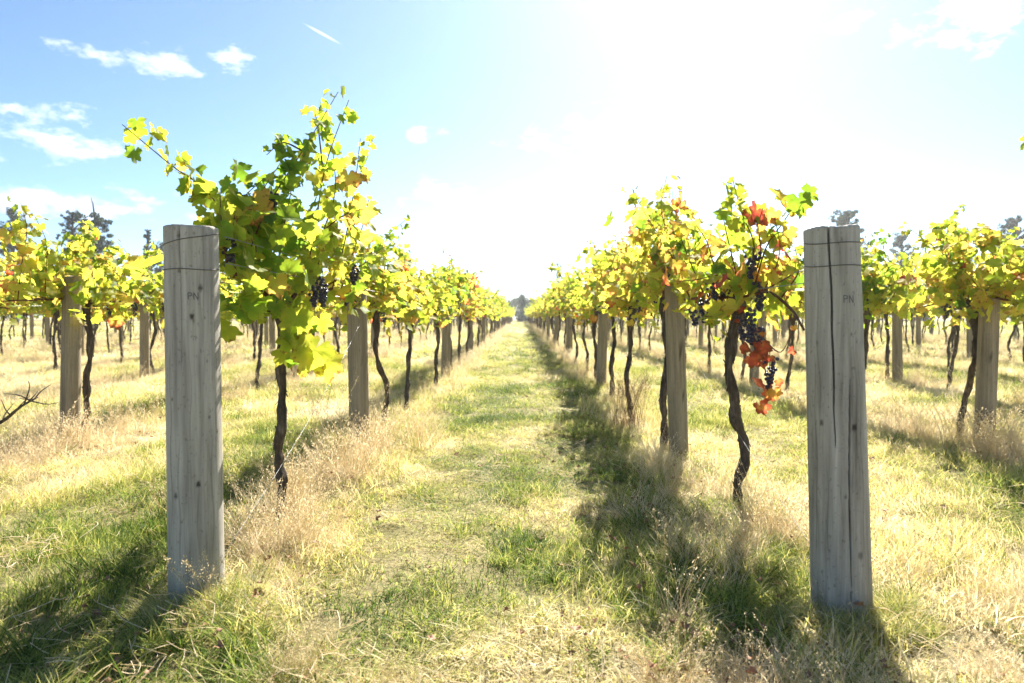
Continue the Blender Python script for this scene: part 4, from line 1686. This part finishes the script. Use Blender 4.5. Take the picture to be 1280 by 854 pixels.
def tree(px, py_top, dist, width_px, kind, label, name, cat='tree', seed=0, mat=None, spike=0):
    rg = np.random.default_rng(900 + seed)
    top = w_at(px, py_top, dist)
    h, x = top[2], top[0]
    w = width_px / F * dist / 2
    o = empty(name, (x, dist, 0))
    tag(o, label, cat, 'trees beyond the vineyard')
    tr, cr = MB(), MB()
    tp = smooth_path([(0, 0, -.3), (w * .04, 0, h * .35), (-w * .03, 0, h * .7), (w * .02, 0, h * .98)], 16)
    tube(tr, tp, np.linspace(h * .028, h * .006, 16), 10)
    if spike:
        tube(tr, np.array([[w * .02, 0, h * .9], [-.15, 0, h + spike * .6], [-.35, 0, h + spike]]), [.14, .08, .03], 6)
    cs, rs = [], []
    nb = 80 if kind != 'column' else 60
    for k in range(nb):
        t = (k + rg.random()) / nb
        if kind == 'conifer':
            z = h * (.18 + .8 * t)
            env = w * (1.0 - .62 * t) * rg.uniform(.45, 1.1)
        elif kind == 'column':
            z = h * (.05 + .93 * t)
            env = w * rg.uniform(.2, .8) * (1 - .35 * t ** 3)
        else:
            z = h * (.32 + .66 * t)
            env = w * math.sqrt(max(.06, 1 - ((t - .35) / .68) ** 2)) * rg.uniform(.35, 1.0)
        a = rg.uniform(0, 6.28)
        tipp = np.array([math.cos(a) * env, math.sin(a) * env, z + (env * .12 if kind == 'broad' else -env * .05)])
        i0 = int(np.clip((z - env * .5) / h, .1, .95) * 15)
        tube(tr, smooth_path([tp[i0], (tp[i0] + tipp) / 2 + [0, 0, env * .1], tipp], 6), np.linspace(h * .008, h * .002, 6), 5)
        for f in ((1.0, .72) if kind != 'column' else (1.0,)):
            c = tp[i0] * (1 - f) + tipp * f
            cs.append(c + rg.normal(0, w * .05, 3))
            rs.append(w * (rg.uniform(.08, .20) if kind != 'column' else rg.uniform(.35, .6)) * (.75 if kind == 'conifer' else 1))
    clump_leaves(cr, cs, rs, 60, max(.08, w * .045), rg, .6 if kind == 'conifer' else .8)
    tr.build('trunk', M_TREEBARK, o)
    cr.smooth = False
    cr.build('crown', mat or M_BROAD, o)


tree(118, 268, 70, 84, 'conifer', 'dark open conifer with a bare dead spike behind the left vines', 'conifer_tree', seed=1, mat=M_CONIFER, spike=1.7)
tree(90, 262, 74, 44, 'broad', 'dark rounded tree just beside the spiked conifer', 'broadleaf_tree', seed=2, mat=M_CONIFER)
tree(14, 257, 80, 44, 'broad', 'dark bushy tree at the far left edge above the vines', 'broadleaf_tree', seed=3, mat=M_CONIFER)
tree(184, 284, 76, 24, 'conifer', 'thin sparse tree behind the tall shoot left of the thick post', 'conifer_tree', seed=4, mat=M_CONIFER)
tree(200, 303, 82, 40, 'broad', 'low green tree beside the top of the thick left post', 'broadleaf_tree', seed=5)
tree(697, 327, 130, 14, 'column', 'tall narrow poplar rising above the row right of the path', 'poplar_tree', seed=6)
tree(653, 368, 112, 13, 'column', 'dark upright conifer standing at the end of the grass path', 'conifer_tree', seed=7, mat=M_CONIFER)
tree(1052, 264, 78, 66, 'broad', 'round tree whose crown shows above the cracked post', 'broadleaf_tree', seed=8)
tree(1188, 286, 90, 46, 'broad', 'low dark tree behind the vines right of the cracked post', 'broadleaf_tree', seed=9, mat=M_CONIFER)
tree(1262, 272, 84, 60, 'broad', 'dark tree at the right edge behind the tall vine shoots', 'broadleaf_tree', seed=10, mat=M_CONIFER)
tree(1122, 292, 90, 40, 'broad', 'small green tree top peeping over the right rows', 'broadleaf_tree', seed=11)


def far_shrub():
    rg = np.random.default_rng(4)
    o = empty('evergreen_bush', (.35, 108, 0))
    tag(o, 'small dark rounded bush at the foot of the conifer ending the path', 'bush')
    cr = MB()
    cr.smooth = False
    clump_leaves(cr, rg.normal(0, .45, (16, 3)) * [1.3, .6, .5] + [0, 0, .6], np.full(16, .45), 60, .12, rg)
    cr.build('crown', M_CONIFER, o)


far_shrub()


def far_wood():
    rg = np.random.default_rng(8)
    mb = MB()
    mb.smooth = False
    n = 1700
    ang = rg.uniform(-1.0, 1.0, n)
    d = rg.uniform(135, 165, n)
    x, y = np.sin(ang) * d * 1.25, np.cos(ang) * 0 + d
    hgt = 3.0 + 4.5 * fbm(x * .06 + 9, y * 0, 3, 3)
    z = hgt * rg.random(n) ** .6
    clump_leaves(mb, np.stack([x, y, z], 1), rg.uniform(.8, 1.7, n), 40, .35, rg)
    o = mb.build('distant_wood', M_FARWOOD)
    tag(o, 'low far-off woodland behind the ends of the rows', 'woodland', kind='stuff')


far_wood()


# ------------------------------------------------------------------ small things on the ground
def fallen_leaves():
    spots = [('red', 'dry red-brown leaf fallen in the shade strip right of the path', [(770, 595), (855, 690), (850, 700), (838, 618), (815, 640), (872, 712), (795, 728), (760, 680), (700, 720)]),
             ('brown', 'crisp brown leaf fallen near the foot of the cracked post', [(1098, 805), (895, 672), (868, 817), (720, 822), (965, 835)]),
             ('brown', 'crisp brown leaf fallen by the thick left post', [(318, 770), (312, 768), (288, 625), (325, 660), (540, 830), (130, 848)]),
             ('red', 'small reddish leaf lying on the sunny grass at right', [(1150, 712), (1165, 690), (1105, 645), (1180, 645), (1090, 580), (995, 580)]),
             ('brown', 'curled dead leaf lying in the middle of the grass path', [(590, 580), (600, 590), (625, 575), (660, 700), (570, 575)])]
    meshes = []
    for k in range(4):
        mb = MB()
        rg = np.random.default_rng(60 + k)
        v2, vein, edge, faces = LEAF_HI
        z = .25 * np.abs(v2[:, 0]) ** 1.3 + .35 * v2[:, 1] ** 2 * rg.uniform(.2, 1) + .12 * np.sin(8 * v2[:, 0] + k) * edge + .1 * np.sin(7 * v2[:, 1] + k)
        mb.add(np.stack([v2[:, 0], v2[:, 1], z], 1) * .05, faces)
        meshes.append(mb.mesh('fallen_leaf', [M_DEAD]))
    for colr, lab, pts in spots:
        for (px, py) in pts:
            y = F * CAM_Z / (py - 395)
            x = (px - 650) / F * y
            o = bpy.data.objects.new('fallen_leaf', meshes[random.randrange(4)])
            col.objects.link(o)
            s = random.uniform(.4, .65)
            o.scale = (s, s, s)
            o.location = (x, y, float(gz(x, y)) + .045)
            o.rotation_euler = (random.uniform(-.5, .5), random.uniform(-.5, .5), random.uniform(0, 6.28))
            tag(o, lab, 'leaf', lab + 's' if False else f'fallen leaves: {lab.split(" ", 1)[1]}')


fallen_leaves()


def dead_branch():
    rg = np.random.default_rng(12)
    y = 4.6
    b = w_at(-40, 545, y)
    o_loc = np.array([b[0], y, 0])
    mb = MB()
    main = smooth_path([b - o_loc, w_at(-5, 528, y) - o_loc, w_at(18, 510, y) - o_loc, w_at(40, 498, y + .1) - o_loc], 16)
    tube(mb, main, np.linspace(.016, .005, 16), 7)
    for k in range(12):
        i = rg.integers(2, 15)
        d = rg.normal(0, 1, 3) * [.5, .5, .4] + [.1, 0, .6]
        d /= np.linalg.norm(d)
        e = main[i] + d * rg.uniform(.07, .2)
        tube(mb, smooth_path([main[i], (main[i] + e) / 2 + rg.normal(0, .012, 3), e], 6), np.linspace(.006, .002, 6), 5)
    o = mb.build('dead_branch', M_TRUNK)
    o.location = o_loc
    tag(o, 'dark dead branch with stubby twigs at the left edge', 'branch')


dead_branch()


def seeding_grass(px, py, y, h, name, label, nst, seed, loc_r=.05, mat=None, bl=14):
    rg = np.random.default_rng(seed)
    x = (px - 650) / F * y
    mb = MB()
    mb.smooth = False
    seed_stems(mb, nst, loc_r, h * .75, h, rg, .0045, 60, .18)
    blades(mb, bl, loc_r, h * .2, h * .6, .0035, rg, .5, .4, 4)
    o = mb.build(name, mat or M_STRAW)
    o.location = (x, y, float(gz(x, y)))
    tag(o, label, 'grass plant')


seeding_grass(246, 790, 2.26, .30, 'seeding_grass', 'feathery seeding grass stems before the foot of the thick left post', 7, 3, .04, M_SEED)
seeding_grass(784, 530, 6.3, .62, 'grass_tussock', 'tall brown tussock of stiff dead stems under the right vines', 60, 4, .16, M_TUSSOCK, 130)
seeding_grass(425, 560, 4.6, .72, 'seeding_grass', 'tall thin straw stalks standing beside the trunk of the tallest vine', 16, 6, .22, M_SEED)
